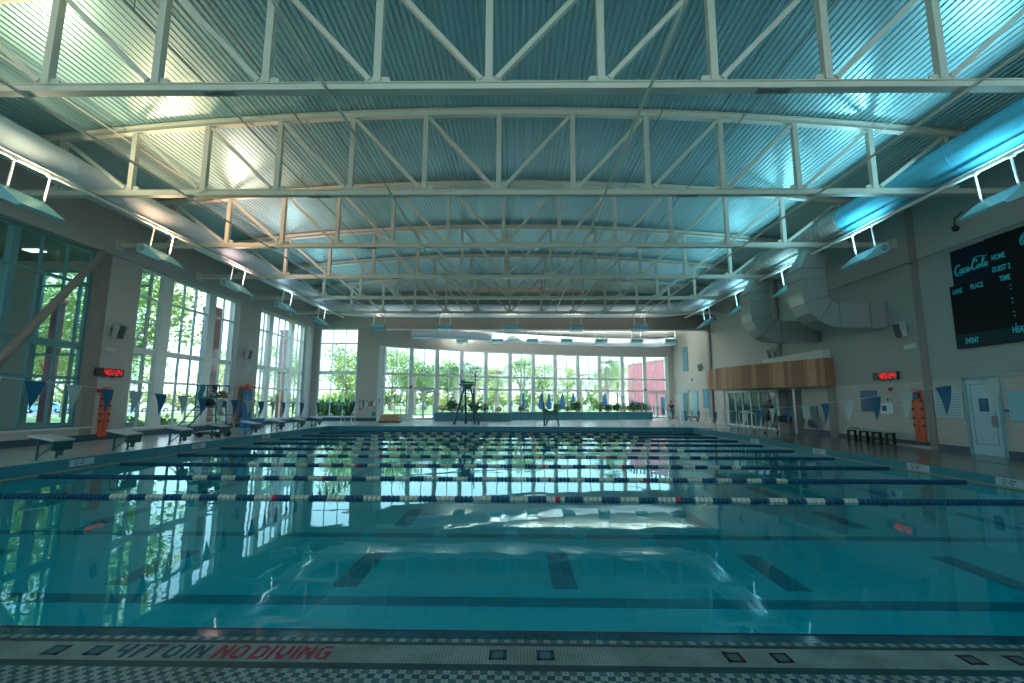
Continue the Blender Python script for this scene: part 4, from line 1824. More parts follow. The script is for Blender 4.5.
# ================================================================== WALL THINGS, LEFT
def spine_board(side, x, y, z0, label):
    """orange rescue board 0.46 x 2.0 m leaning flat on the wall"""
    t = thing('spine_board', label, 'rescue board', (x, y, z0), 0, 'orange spine boards on the walls')
    s = 1 if side < 0 else -1
    mb = MB()
    w = .25
    pts = []
    zs = [0.0, .06, .18, .24, .30, .42, .48, .54, .70, .76, .82, .96, 1.02, 1.08, 1.24, 1.30, 1.36, 1.52, 1.58, 1.64, 1.80, 1.92, 2.0]
    ws = [.17, .21, .215, .19, .215, .22, .195, .225, .23, .20, .235, .24, .21, .245, .25, .215, .25, .25, .215, .25, .235, .21, .15]
    poly = [(-ws[i], zs[i]) for i in range(len(zs))] + [(ws[i], zs[i]) for i in reversed(range(len(zs)))]
    mb.extr([(a, b) for a, b in poly], s * .0, s * .05, 'YZ')
    mb.build('board', ORANGE, t)
    mb = MB()
    mb.box(min(s * .05, s * .056), max(s * .05, s * .056), -.012, .012, .18, .88)
    mb.build('groove', mat('groove_dark_red', (.22, .03, .015), .6), t)
    for z in (.62, .9, 1.24, 1.52):
        for q in (-1, 1):
            mb = MB()
            mb.box(min(s * .03, s * .085), max(s * .03, s * .085), q * .19 - .04, q * .19 + .03, z - .035, z + .035)
            mb.build('strap_clip', BLACK, t)
    if side > 0:
        mb = MB()
        mb.box(min(s * .05, s * .11), max(s * .05, s * .11), -.20, .19, 1.62, 1.86)
        mb.build('head_block', BLACK, t)
        mb = MB()
        mb.box(min(s * .11, s * .118), max(s * .11, s * .118), -.12, -.02, 1.66, 1.82)
        mb.box(min(s * .11, s * .118), max(s * .11, s * .118), .02, .06, 1.66, 1.82)
        mb.build('sticker', BRBLUE, t)
    else:
        mb = MB()
        mb.box(min(s * .05, s * .09), max(s * .05, s * .09), -.2, .2, 1.84, 1.92)
        mb.build('head_block', mat('red_pad', (.45, .06, .02), .6), t)
    return t


spine_board(-1, WL + .015, 18.45, .12, 'orange spine board on the left wall pillar below the red clock')
spine_board(1, WR - .04, 17.76, .13, 'orange spine board on the right wall beside the taupe pilaster')

SEG = {'0': 'abcdef', '1': 'bc', '2': 'abged', '4': 'fgbc'}


def clock(side, x, y, z, label):
    t = thing('digital_clock', label, 'clock', (x, y, z), 0, 'red digital pace clocks')
    s = 1 if side < 0 else -1
    W_, Hh = .64, .16
    mb = MB()
    mb.box(min(0, s * .09), max(0, s * .09), -W_, W_, -Hh, Hh)
    mb.build('housing', BLACK, t)
    mb = MB()
    xx = s * .094
    dirn = s      # reading direction along y : left wall reads toward +y, right wall toward -y
    u = -.28

    def seg(u0, u1, z0, z1):
        a, b = sorted((dirn * u0, dirn * u1))
        mb.box(min(xx, xx + s * .006), max(xx, xx + s * .006), a, b, z0, z1)
    w, h, th = .13, .115, .026
    for chh, du in (('4', .18), (':', .07), ('0', .20), ('1', .16), (':', .07), ('2', .20), ('4', .18)):
        if chh == ':':
            seg(u, u + .03, .03, .06)
            seg(u, u + .03, -.06, -.03)
        elif chh == '1':
            seg(u + .04, u + .04 + th, -h, h)
        else:
            for c in SEG[chh]:
                if c == 'a':
                    seg(u, u + w, h - th, h)
                if c == 'g':
                    seg(u, u + w, -th / 2, th / 2)
                if c == 'd':
                    seg(u, u + w, -h, -h + th)
                if c == 'b':
                    seg(u + w - th, u + w, 0, h)
                if c == 'c':
                    seg(u + w - th, u + w, -h, 0)
                if c == 'f':
                    seg(u, u + th, 0, h)
                if c == 'e':
                    seg(u, u + th, -h, 0)
        u += du * .78
    mb.build('digits', LEDRED, t)
    for q in (-.2, .2):
        mb = MB()
        mb.box(min(0, s * .05), max(0, s * .05), q - .03, q + .03, -Hh - .05, -Hh)
        mb.build('bracket', BLACK, t)
    return t


clock(-1, WL + .005, 18.45, 2.71, 'red digital clock on the left wall pillar above the orange board')
clock(1, WR - .005, 19.15, 2.70, 'red digital clock on the right wall above the notice and first aid box')


def speaker(side, x, y, z, label):
    t = thing('wall_speaker', label, 'speaker', (x, y, z), 0, 'wall speakers')
    s = 1 if side < 0 else -1
    mb = MB()
    v = []
    # tilted cabinet
    prof = [(s * .16, .30), (s * .42, .20), (s * .30, -.36), (s * .12, -.28)]
    mb.extr([(a, b) for a, b in prof], -.17, .17, 'XZ')
    mb.build('cabinet', mat('speaker_grey', (.45, .48, .47), .5), t)
    mb = MB()
    p0 = Vector((s * .425, 0, .18))
    p1 = Vector((s * .305, 0, -.34))
    mb.add([(p0.x, -.15, p0.z), (p0.x, .15, p0.z), (p1.x, .15, p1.z), (p1.x, -.15, p1.z),
            (p0.x + s * .012, -.15, p0.z), (p0.x + s * .012, .15, p0.z), (p1.x + s * .012, .15, p1.z), (p1.x + s * .012, -.15, p1.z)],
           [(0, 1, 2, 3), (7, 6, 5, 4), (0, 4, 5, 1), (1, 5, 6, 2), (2, 6, 7, 3), (3, 7, 4, 0)])
    mb.build('grille', mat('speaker_grille', (.07, .09, .095), .6), t)
    mb = MB()
    mb.tube([(0, 0, 0), (s * .2, 0, 0)], .03, 8)
    mb.box(min(0, s * .03), max(0, s * .03), -.08, .08, -.12, .12)
    mb.build('bracket', GREY, t)
    return t


speaker(-1, WL, 18.45, 4.45, 'grey wall speaker on the left pillar above the red clock')
speaker(-1, WL, 27.6, 4.45, 'grey wall speaker on the left wall between the second and third windows')
speaker(1, WR, 17.95, 4.5, 'grey wall speaker on the right wall near the scoreboard')
speaker(1, WR, 27.2, 4.5, 'grey wall speaker just above the wooden canopy')
speaker(1, WR, 37.9, 4.5, 'grey wall speaker in the alcove beyond the canopy')


def wall_box(side, x, y, z, label, nm='emergency_light', w=.24, h=.1, d=.12):
    t = thing(nm, label, 'emergency light', (x, y, z), 0, 'wall emergency lights')
    s = 1 if side < 0 else -1
    mb = MB()
    mb.extr([(0, -h), (s * d, -h), (s * d, h * .6), (s * d * .6, h), (0, h)], -w, w, 'XZ')
    mb.build('housing', mat('beige_plastic', (.62, .64, .60), .5), t)
    mb = MB()
    mb.box(min(s * .02, s * d * .9), max(s * .02, s * d * .9), -w * .85, w * .85, -h - .012, -h)
    mb.build('lens', PAPER, t)
    return t


wall_box(-1, WL, 18.35, 3.68, 'small beige box light on the left pillar between speaker and clock')
wall_box(-1, WL, 28.1, 3.6, 'small beige box light between the second and third left windows')
wall_box(1, WR, 17.8, 3.78, 'small beige box light on the right wall below the speaker near the scoreboard')
wall_box(1, WR, 40.5, 3.6, 'small beige box light on the right alcove wall below the blue louvre')

# alarm boxes
for (x, y, z, lb) in ((WL + .03, 18.0 + .1, 1.95, 'small red alarm box left of the orange board on the left pillar'),
                      (-12.75, YB - .03, 1.62, 'upper small red alarm box left of the life ring'), (-12.75, YB - .03, .98, 'lower small red alarm box left of the life ring'),
                      (WR - .03, 19.0, 2.15, 'small red alarm light above the first aid box')):
    mb = MB()
    mb.box(-.05, .05, -.06, .06, -.07, .07)
    mb.ball((0, 0, 0), .055, 8, 6)
    tag(mb.build('fire_alarm', RED, loc=(x, y, z)), lb, 'alarm')

# framed board rack with blue sheet between windows 2 and 3
t = thing('wooden_rack', 'orange wooden rack of shelves on the wall right of the seated lifeguard', 'rack', (WL + .02, 28.0, 0))
for y, zz in ((-1.0, 2.45), (.55, 2.3)):
    mb = MB()
    mb.box(0, .12, y - .05, y + .05, 0.02, zz)
    mb.build('post', TAN, t)
for z in (.4, 1.9):
    mb = MB()
    mb.box(.0, .12, -1.0, .55, z, z + .04)
    mb.build('shelf', mat('rack_grey', (.25, .28, .28), .6), t)
t = thing('hanging_sheet', 'dark blue vinyl sheet with pale swirl hanging from the wooden rack', 'sheet', (WL + .22, 28.1, 0))
mb = MB()
vv = []
for i in range(8):
    z = 2.30 - i * .26
    for j in range(7):
        vv.append((.03 * math.sin(j * 1.3 + i * .3), -.62 + j * .14 + .02 * i * (j - 3) / 3, z))
ff = [(i * 7 + j, i * 7 + j + 1, i * 7 + j + 8, i * 7 + j + 7) for i in range(7) for j in range(6)]
mb.add(vv, ff)
mb.add([(a - .015, b, c) for a, b, c in vv], ff)
mb.build('sheet', BRBLUE, t)
mb = MB()
for i in range(12):
    a = i * .5
    mb.ball((.05, -.15 + .12 * math.sin(a), .9 + i * .09), (.015, .07, .06), 6, 4)
mb.build('swirl_print', mat('pale_print', (.25, .5, .62), .6), t)
for k, (y, z, lb) in enumerate(((-.35, 2.44, 'orange float roll lying on top of the rack, left'), (.05, 2.46, 'orange float ball on top of the rack, middle'), (.45, 2.42, 'orange float roll sticking out at the right of the rack'))):
    mb = MB()
    if k == 1:
        mb.ball((0, 0, 0), .17, 12, 8)
    else:
        mb.tube([(0, -.3, -.03), (0, 0, 0), (0, .28, .05)], .08, 10)
    o = mb.build('foam_float', ORANGE, smooth=True, loc=(WL + .12, 28.0 + y, z - .02))
    tag(o, lb, 'float')
mb = MB()
mb.box(0, .14, -1.0, .55, 2.26, 2.30)
o = mb.build('shelf', TAN, KIDS.get('x'), loc=(0, 0, 0))
o.parent = [q for q in bpy.data.objects if q.name.startswith('wooden_rack')][0]
# blue bin below
t = thing('storage_bin', 'bright blue rounded storage bin on the left deck under the blue sheet', 'bin', (-15.8, 27.3, 0))
mb = MB()
mb.rbox(-.45, .45, -.6, .6, 0, .46, .15)
mb.build('bin_body', BRBLUE, t)
mb = MB()
mb.rbox(-.48, .48, -.63, .63, .46, .54, .15)
mb.build('lid', BRBLUE, t)

# life ring, shower, sign on the back wall
t = thing('life_ring', 'white life ring on the back wall between the tall window and the alcove', 'life ring', (-11.85, YB - .10, 1.35))
mb = MB()
N = 24
ring = [(.30 * math.cos(2 * PI * i / N), 0, .30 * math.sin(2 * PI * i / N)) for i in range(N + 1)]
mb.tube(ring, .075, 10, caps=False)
mb.build('ring', WHITE, t, smooth=True)
mb = MB()
mb.ball((-.03, 0, 0), (.13, .06, .17), 10, 6)
mb.build('rope_bag', mat('rope_orange', (.6, .3, .05), .8), t, smooth=True)
for a in (45, 135, 225, 315):
    mb = MB()
    a = R(a)
    c, s = math.cos(a), math.sin(a)
    mb.tube([(.30 * c - s * .03, 0, .30 * s + c * .03), (.30 * c + s * .03, 0, .30 * s - c * .03)], .079, 10)
    mb.build('ring_band', BLUE, t)
mb = MB()
mb.box(-.14, .14, -.03, 0, -.16, .16)
mb.box(-.10, .10, -.04, -.03, -.12, .12)
tag(mb.build('wall_notice', PAPERB, loc=(-11.6, YB, .55)), 'small square blue and white notice under the life ring', 'sign')
mb = MB()
mb.tube([(-.0, 0, .3), (0, 0, 4.6), (-.08, -.05, 4.85), (-.3, -.15, 4.95), (-.55, -.25, 4.85)], .03, 8)
tag(mb.build('curved_wall_pipe', mat('pipe_paint', (.45, .47, .45), .5), smooth=True, loc=(-11.15, YB - .05, 0)), 'pale hooked pipe rising up the back wall right of the life ring', 'pipe')

# tan foam stack on a low stand at the alcove left side, with handrail of ramp
t = thing('foam_mat_stack', 'tan folded foam mats on a low dark stand left of the alcove door', 'mats', (-9.6, 34.6, 0))
mb = MB()
mb.box(-.8, .8, -.4, .4, .04, .12)
for x in (-.7, .7):
    mb.box(x - .05, x + .05, -.35, .35, 0, .04)
mb.build('stand', BLACK, t)
for k in range(4):
    mb = MB()
    mb.rbox(-.72 + .03 * k, .70 - .02 * k, -.38, .38, .12 + k * .12, .225 + k * .12, .06)
    mb.build('foam_mat', TAN, t)

# ================================================================== WALL THINGS, RIGHT
# scoreboard
t = thing('scoreboard', 'black swim meet scoreboard with cyan lettering high on the right wall', 'scoreboard', (WR - .025, -.07, 0))
X0 = -.07
mb = MB()
mb.box(X0, 0, 11.2, 15.96, 3.45, 5.645)
mb.box(X0, 0, 11.2, 14.58, 5.645, 6.9)
mb.build('display_panel', BOARD, t)
mb = MB()
mb.box(X0 + .02, 0, 14.58, 15.82, 5.645, 6.88)
mb.build('sponsor_panel', BOARDN, t)
mb = MB()
mb.box(X0 - .006, X0, 11.2, 15.94, 3.47, 3.92)
mb.build('lower_strip', BOARDT, t)
xd, ud = (0, -1, 0), (0, 0, 1)
XX = X0 - .008
for s, y, z, sz in (('HOME', 14.44, 6.14, .21), ('GUEST 2', 14.47, 5.75, .21), ('TIME', 14.28, 5.41, .21), ('LANE', 15.86, 5.36, .21), ('PLACE', 15.22, 5.39, .21),
                    ('EVENT', 15.62, 3.60, .22), ('HEAT', 14.12, 3.74, .24)):
    text_obj(s, sz * 1.12, CYANT, t, (XX - .004, y, z), xd, ud, depth=.006, sx=.62, bold=.005)
mb = MB()
for y, zs_ in ((14.0, (5.22, 5.1, 4.8, 4.68, 4.38, 4.26, 3.99)), (13.55, (5.3,))):
    for z in zs_:
        mb.box(XX - .003, XX, y - .02, y + .02, z - .018, z + .018)
mb.build('colon_dots', CYANT, t)


def ribbon(mb, pts, wf, x, y0, z0, sc):
    """flat brush stroke: thick on downstrokes, thin across; u to the reader's right (-y)"""
    P = []
    n = len(pts)
    for i in range(n - 1):
        p0 = pts[max(i - 1, 0)]
        p1 = pts[i]
        p2 = pts[i + 1]
        p3 = pts[min(i + 2, n - 1)]
        for k in range(6):
            t_ = k / 6
            q = []
            for a in (0, 1):
                q.append(.5 * (2 * p1[a] + (p2[a] - p0[a]) * t_ + (2 * p0[a] - 5 * p1[a] + 4 * p2[a] - p3[a]) * t_ ** 2 + (3 * p1[a] - p0[a] - 3 * p2[a] + p3[a]) * t_ ** 3))
            P.append(q)
    P.append(list(pts[-1]))
    vs = []
    m = len(P)
    for i, p in enumerate(P):
        a = P[max(0, i - 1)]
        b = P[min(m - 1, i + 1)]
        d = Vector((b[0] - a[0], b[1] - a[1]))
        d = d.normalized() if d.length > 1e-6 else Vector((1, 0))
        w = wf * (.35 + .75 * abs(d.y) + .1)
        if i in (0, m - 1):
            w *= .4
        nrm = Vector((-d.y, d.x)) * w
        for s_ in (1, -1):
            u = p[0] + nrm.x * s_
            v = p[1] + nrm.y * s_
            vs.append((x, y0 - u * sc, z0 + v * sc))
    vs2 = [(x + .008, b, c) for a, b, c in vs]
    k = len(vs)
    f = []
    for i in range(m - 1):
        f.append((2 * i, 2 * i + 1, 2 * i + 3, 2 * i + 2))
        f.append((k + 2 * i + 2, k + 2 * i + 3, k + 2 * i + 1, k + 2 * i))
        f.append((2 * i, 2 * i + 2, k + 2 * i + 2, k + 2 * i))
        f.append((2 * i + 1, k + 2 * i + 1, k + 2 * i + 3, 2 * i + 3))
    mb.add(vs + vs2, f)


# flowing script wordmark, drawn as brush strokes (units: x-height about 1)
mb = MB()
S = [
    # first C with long swash underneath
    [(2.15, 2.35), (1.95, 2.75), (1.45, 2.7), (.75, 1.9), (.35, .9), (.45, .15), (1.0, -.1), (1.6, .25), (2.1, .75)],
    [(.55, -.05), (.75, -.55), (1.5, -.75), (2.6, -.45), (3.8, -.2), (5.0, -.35)],
    # o
    [(2.75, 1.25), (2.35, 1.1), (2.1, .55), (2.3, .05), (2.7, .1), (2.95, .6), (2.8, 1.15), (2.6, 1.2)],
    # c
    [(3.85, 1.05), (3.65, 1.3), (3.3, 1.0), (3.15, .45), (3.35, .05), (3.75, .2), (4.1, .6)],
    # a
    [(4.95, 1.1), (4.6, 1.25), (4.25, .8), (4.2, .2), (4.5, .05), (4.85, .6), (5.0, 1.2), (4.85, .4), (5.05, .05), (5.45, .5), (5.85, 1.0), (6.3, 1.0)],
    # second C, taller with flourish over ola
    [(7.6, 2.0), (7.75, 2.7), (7.35, 2.95), (6.6, 2.4), (6.15, 1.3), (6.1, .3), (6.6, -.1), (7.2, .25), (7.65, .8)],
    [(6.9, 2.3), (6.75, 2.9), (7.2, 3.5), (8.3, 3.75), (9.6, 3.4), (10.6, 3.15), (11.1, 3.45), (11.2, 3.95)],
    # o
    [(8.4, 1.3), (8.0, 1.1), (7.75, .5), (7.95, .0), (8.35, .1), (8.6, .65), (8.45, 1.2), (8.25, 1.25)],
    # l
    [(8.7, .5), (9.35, 1.3), (9.95, 2.4), (9.9, 2.9), (9.6, 2.6), (9.25, 1.3), (9.2, .3), (9.5, .05), (9.9, .45)],
    # a
    [(10.75, 1.1), (10.4, 1.3), (10.0, .85), (9.95, .25), (10.25, .05), (10.6, .6), (10.8, 1.25), (10.65, .4), (10.85, .0), (11.25, .45)],
]
for s_ in S:
    ribbon(mb, s_, .185, X0 + .008, 15.74, 6.04, .105)
mb.build('script_wordmark', CYANT, t)
# team mark, partly out of frame : a bird-like wing outline
mb = MB()
for s_ in ([(0, 0), (.3, 1.2), (1.0, 2.0), (2.4, 2.5), (1.4, 1.9), (.9, 1.0), (1.8, 1.4), (1.2, .7), (1.7, .6), (.9, .1), (.4, -.6), (0, 0)],
           [(.4, .4), (.8, 1.1), (1.2, 1.5)], [(.5, -.1), (.9, .4)], [(2.2, 2.3), (3.4, 2.6), (4.4, 2.2), (3.6, 1.8), (2.8, 1.6)]):
    ribbon(mb, s_, .12, X0 - .01, 13.57, 6.42, .13)
mb.build('team_emblem', CYANT, t)

# door on the right wall
ZR = -.1
mb = MB()
mb.box(WR - .05, WR + .0, 14.72, 14.80, ZR, 2.45)
mb.box(WR - .05, WR + .0, 15.82, 15.92, ZR, 2.45)
mb.box(WR - .05, WR + .0, 14.72, 15.92, 2.38, 2.47)
do = struct(mb.build('door_4', mat('door_frame_teal', (.22, .42, .45), .45)))
mb = MB()
mb.box(WR - .045, WR - .005, 14.82, 15.80, ZR + .01, 2.36)
mb.build('door_leaf', DOORM, do)
mb = MB()
for a, b, c, d in ((14.94, 15.68, .25, .27), (14.94, 15.68, 2.2, 2.22), (14.94, 14.96, .25, 2.2), (15.66, 15.68, .25, 2.2)):
    mb.box(WR - .05, WR - .045, a, b, c, d)
mb.build('panel_moulding', mat('door_line', (.12, .28, .32), .5), do)
mb = MB()
mb.box(WR - .056, WR - .045, 15.13, 15.42, 1.32, 1.74)
sg = mb.build('door_sign', mat('sign_navy', (.01, .06, .14), .5), do)
mb = MB()
mb.box(WR - .06, WR - .056, 15.17, 15.38, 1.52, 1.70)
mb.box(WR - .06, WR - .056, 15.19, 15.36, 1.38, 1.41)
mb.box(WR - .06, WR - .056, 15.19, 15.36, 1.44, 1.47)
mb.build('sign_print', mat('sign_blue', (.03, .2, .36), .5), sg)
mb = MB()
for z in (.86, 1.16):
    mb.tube([(WR - .045, 15.0, z), (WR - .12, 15.0, z)], .014, 6)
mb.tube([(WR - .12, 15.0, .86), (WR - .12, 15.0, 1.16)], .016, 6)
mb.box(WR - .05, WR - .045, 14.88, 15.06, .82, 1.2)
mb.build('door_handle', GREY, do)
mb = MB()
mb.box(WR - .03, WR, 14.5, 14.68, 1.32, 1.40)
tag(mb.build('small_plate', BLUE), 'small dark plate on the wall right of the pale door', 'sign')


def notice(y0, y1, z0, z1, m, label, lines=0, cat='notice', nm='notice_board'):
    t = thing(nm, label, cat, (WR - .025, (y0 + y1) / 2, (z0 + z1) / 2))
    w, h = (y1 - y0) / 2, (z1 - z0) / 2
    mb = MB()
    mb.box(-.03, 0, -w, w, -h, h)
    mb.build('board', m, t)
    if lines:
        mb = MB()
        for i in range(lines):
            z = h * .8 - i * (1.6 * h / max(1, lines - 1))
            a = -w * .85
            while a < w * .8:
                b = min(w * .85, a + random.uniform(.05, .22) * w)
                mb.box(-.033, -.03, a, b, z - .012, z + .012)
                a = b + .05 * w
        mb.build('printed_rows', mat('print_ink', (.12, .30, .34), .6), t)
    return t


notice(15.98, 17.06, 1.08, 2.0, PAPER, 'white board with rows of text between the orange board and the pale door', 9)
notice(13.0, 14.52, 1.05, 1.97, mat('pale_cyan_board', (.30, .62, .68), .5), 'pale cyan board right of the pale door at the photo edge')
notice(19.75, 20.66, 1.23, 2.12, BLUE, 'plain blue board on the right wall above the bench')
notice(37.1, 38.1, 1.15, 2.7, PAPERB, 'left of two blue record boards on the right alcove wall', 10)
notice(36.45, 37.0, .4, 2.7, PAPERB, 'right of two blue record boards on the right alcove wall', 12)
notice(39.2, 40.6, .5, 2.6, mat('pale_blue_panel', (.22, .50, .58), .5), 'pale blue panel beside the dark side door in the alcove')

# first aid / AED cabinet
t = thing('first_aid_cabinet', 'white first aid cabinet with blue emblem right of the blue board', 'cabinet', (WR, 19.2, 1.37))
mb = MB()
mb.rbox(-.2, 0, -.24, .24, -.22, .22, .03)
mb.build('cabinet_body', WHITE, t)
mb = MB()
mb.box(-.205, -.2, -.12, .12, -.11, .11)
mb.build('emblem', BLUE, t)
mb = MB()
mb.box(-.06, 0, -.11, .11, .26, .46)
mb.build('sign', PAPER, t)
mb = MB()
mb.box(-.065, -.06, -.09, .0, .30, .42)
mb.build('sign_mark', RED, t)

# bench
t = thing('deck_bench', 'pale bench with four dark trestle legs along the right wall under the blue board', 'bench', (14.8, 19.65, 0))
mb = MB()
for k in range(3):
    mb.box(-.2 + k * .14, -.08 + k * .14, -1.35, 1.3, .42, .48)
mb.build('bench_top', mat('bench_top', (.35, .45, .42), .5), t)
for y in (-1.05, -.35, .35, 1.05):
    mb = MB()
    mb.tube([(-.14, y, .42), (-.26, y - .12, -.05)], .06, 6)
    mb.tube([(.14, y, .42), (.24, y + .12, -.05)], .06, 6)
    mb.box(-.18, .2, y - .045, y + .045, .35, .43)
    mb.build('leg', BLACK, t)
mb = MB()
mb.rbox(-.12, .12, -.2, .2, .0, .035, .04)
tag(mb.build('green_towel', mat('towel_green', (.05, .16, .04), .9), loc=(14.78, 20.5, .482)), 'small green towel on the far end of the bench', 'towel')
t = thing('deck_bench', 'small bench with dark legs beside the alcove record boards', 'bench', (14.6, 38.9, 0))
mb = MB()
mb.box(-.2, .2, -.8, .8, .43, .47)
mb.build('bench_top', mat('bench_top', (.35, .45, .42), .5), t)
for y in (-.6, .6):
    mb = MB()
    mb.tube([(-.16, y, .42), (-.26, y, 0)], .045, 6)
    mb.tube([(.16, y, .42), (.24, y, 0)], .045, 6)
    mb.box(-.18, .2, y - .05, y + .05, .34, .43)
    mb.build('leg', BLACK, t)

# wooden canopy
t = thing('wooden_canopy', 'curved canopy clad in vertical wood boards over the entrance', 'canopy', (0, 0, 0))
pts = []
N = 40
for i in range(N + 1):
    s_ = i / N
    y = 22.3 + (31.0 - 22.3) * s_
    x = 14.9 - 2.1 * (math.sin(s_ * PI / 2) ** 1.15)
    pts.append((x, y))
Z0, Z1 = 2.39, 3.77
mb = MB()
poly = pts + [(WR - .01, 31.0), (WR - .01, 21.9)]
mb.prism([(a + .02, b) for a, b in pts] + [(WR - .01, 31.0), (WR - .01, 22.3)], Z0 + .02, Z1 - .02)
mb.build('soffit_box', DARKT, t)
rnd = random.Random(3)
i = 0
while i < N:
    w = rnd.choice((1, 1, 2))
    mb = MB()
    a, b = pts[i], pts[min(N, i + w)]
    off = rnd.uniform(0, .02)
    mb.prism([(a[0] - off, a[1] + .004), (a[0] + .02, a[1] + .004), (b[0] + .02, b[1] - .004), (b[0] - off, b[1] - .004)], Z0, Z1)
    mb.build('cladding_board', rnd.choice([WOOD1, WOOD2, WOOD2, WOOD3]), t)
    i += w
mb = MB()
mb.box(14.88, WR - .01, 22.26, 22.3, Z0, Z1)
mb.build('end_board', WOOD3, t)
mb = MB()
mb.box(14.95, WR - .022, 22.4, 27.9, Z1, Z1 + .42)
tag(mb.build('ledge_band', mat('pale_ledge', (.75, .74, .68), .7)), 'pale ledge band on the wall just above the wooden canopy', 'ledge')
mb = MB()
mb.tube([(0, 0, 0), (0, 0, Z0)], .055, 12)
tag(mb.build('canopy_post', WHITE, smooth=True, loc=(14.7, 24.6, 0)), 'slim white post holding the near part of the wooden canopy', 'post')
mb = MB()
mb.tube([(0, 0, 0), (0, 0, Z0)], .055, 12)
tag(mb.build('canopy_post', WHITE, smooth=True, loc=(13.1, 29.3, 0)), 'slim white post holding the far part of the wooden canopy', 'post')
# entrance glazing and dark openings
fr = MB()
for y in (27.2, 28.2, 29.2, 30.3, 31.4, 32.4, 33.5):
    fr.box(WR - .10, WR - .0, y - .045, y + .045, 0, 2.36)
fr.box(WR - .10, WR, 27.2, 33.5, 2.28, 2.38)
fr.box(WR - .10, WR, 27.2, 33.5, .0, .1)
fo = struct(fr.build('window_17', WHITE))
mb = MB()
mb.box(WR - .04, WR - .03, 27.2, 33.5, .1, 2.3)
mb.build('pane', mat('dark_reflective_glass', (.02, .10, .12), .05, spec=1.0), fo)
mb = MB()
mb.box(WR - .02, WR, 25.0, 26.3, 0, 2.3)
struct(mb.build('wall_niche', mat('niche_grey', (.15, .15, .135), .7)))
mb = MB()
mb.box(WR - .03, WR, 26.35, 27.1, .0, 2.3)
struct(mb.build('door_5', mat('door_dark', (.02, .035, .035), .5)))
# drinking fountain, panel
t = thing('drinking_fountain', 'grey drinking fountain with backplate under the canopy near its front end', 'fountain', (WR - .025, 24.0, 0))
mb = MB()
mb.box(-.03, 0, -.28, .28, .78, 1.42)
mb.build('backplate', mat('fountain_plate', (.05, .16, .19), .4), t)
mb = MB()
mb.extr([(0, .84), (-.42, .84), (-.42, .70), (-.12, .35), (0, .3)], -.45, .3, 'XZ')
mb.build('basin', GREY, t)
mb = MB()
mb.tube([(-.1, -.1, .84), (-.1, -.1, .92), (-.16, -.1, .94)], .015, 6)
mb.build('spout', CHROME, t)
t = thing('trash_bin', 'taupe trash bin with black bag rim behind the walking person', 'bin', (14.3, 24.9, 0))
mb = MB()
mb.tube([(0, 0, 0), (0, 0, .62)], [.27, .31], 16)
mb.build('bin_body', TAUPE, t, smooth=True)
mb = MB()
mb.tube([(0, 0, .55), (0, 0, .66), (0, 0, .86), (0, 0, .9)], [.325, .34, .35, .28], 16)
mb.build('bag_rim', BLACK, t, smooth=True)
# low ramp rails by the entrance
t = thing('ramp_handrail', 'pale bent handrail in front of the canopy entrance', 'handrail', (13.6, 28.4, 0))
for s in (-.5, .5):
    mb = MB()
    mb.tube([(0, s - .4, 0), (0, s - .4, .85), (.05, s - .3, .98), (.3, s, 1.0), (.6, s, .98), (.7, s, .85), (.7, s, 0)], .025, 8)
    mb.build('rail', WHITE, t, smooth=True)
# horn on wall, camera
for x, y, z, lb in ((WR - .3, 15.2, 7.55, 'black camera on a bracket high on the right wall above the scoreboard'), (-14.6, 18.14, 7.52, 'black camera hanging from the left end of the third truss')):
    t = thing('security_camera', lb, 'camera', (x, y, z))
    mb = MB()
    mb.ball((0, 0, 0), .11, 10, 8)
    mb.build('dome', BLACK, t, smooth=True)
    mb = MB()
    mb.tube([(0, 0, 0), (0, 0, .35), (.3, 0, .6)] if x > 0 else [(0, 0, 0), (0, 0, .39)], .025, 6)
    mb.build('bracket', BLACK, t)

# ================================================================== ALCOVE PLANTERS
def planter(p, label):
    t = thing('planter', label, 'planter')
    (xa, ya), (xb, yb) = p
    d = Vector((xb - xa, yb - ya)).normalized()
    nn = Vector((-d.y, d.x)) * 1.1
    mb = MB()
    mb.prism([(xa, ya), (xb, yb), (xb + nn.x, yb + nn.y), (xa + nn.x, ya + nn.y)], 0, .62)
    mb.build('wall', SLATE, t)
    mb = MB()
    q = Vector((0, 0))
    mb.prism([(xa - d.x * .04, ya - .06), (xb + d.x * .04, yb - .06), (xb + nn.x, yb + nn.y), (xa + nn.x, ya + nn.y)], .62, .68)
    mb.build('coping', mat('planter_cap', (.10, .36, .42), .35), t)
    mb = MB()
    a, b, c = Vector((xa, ya)), Vector((xb, yb)), nn
    mb.prism([tuple(a + d * .15 + c * .15), tuple(b - d * .15 + c * .15), tuple(b - d * .15 + c * .85), tuple(a + d * .15 + c * .85)], .68, .70)
    mb.build('soil', SOIL, t)


planter([(-6.9, 38.0), (-.6, 38.0)], 'left tiled planter wall behind the tall lifeguard chair')
planter([(-.5, 40.3), (5.8, 42.0)], 'middle tiled planter wall below the centre windows')
planter([(5.9, 42.0), (12.6, 43.2)], 'right tiled planter wall full of dense plants')


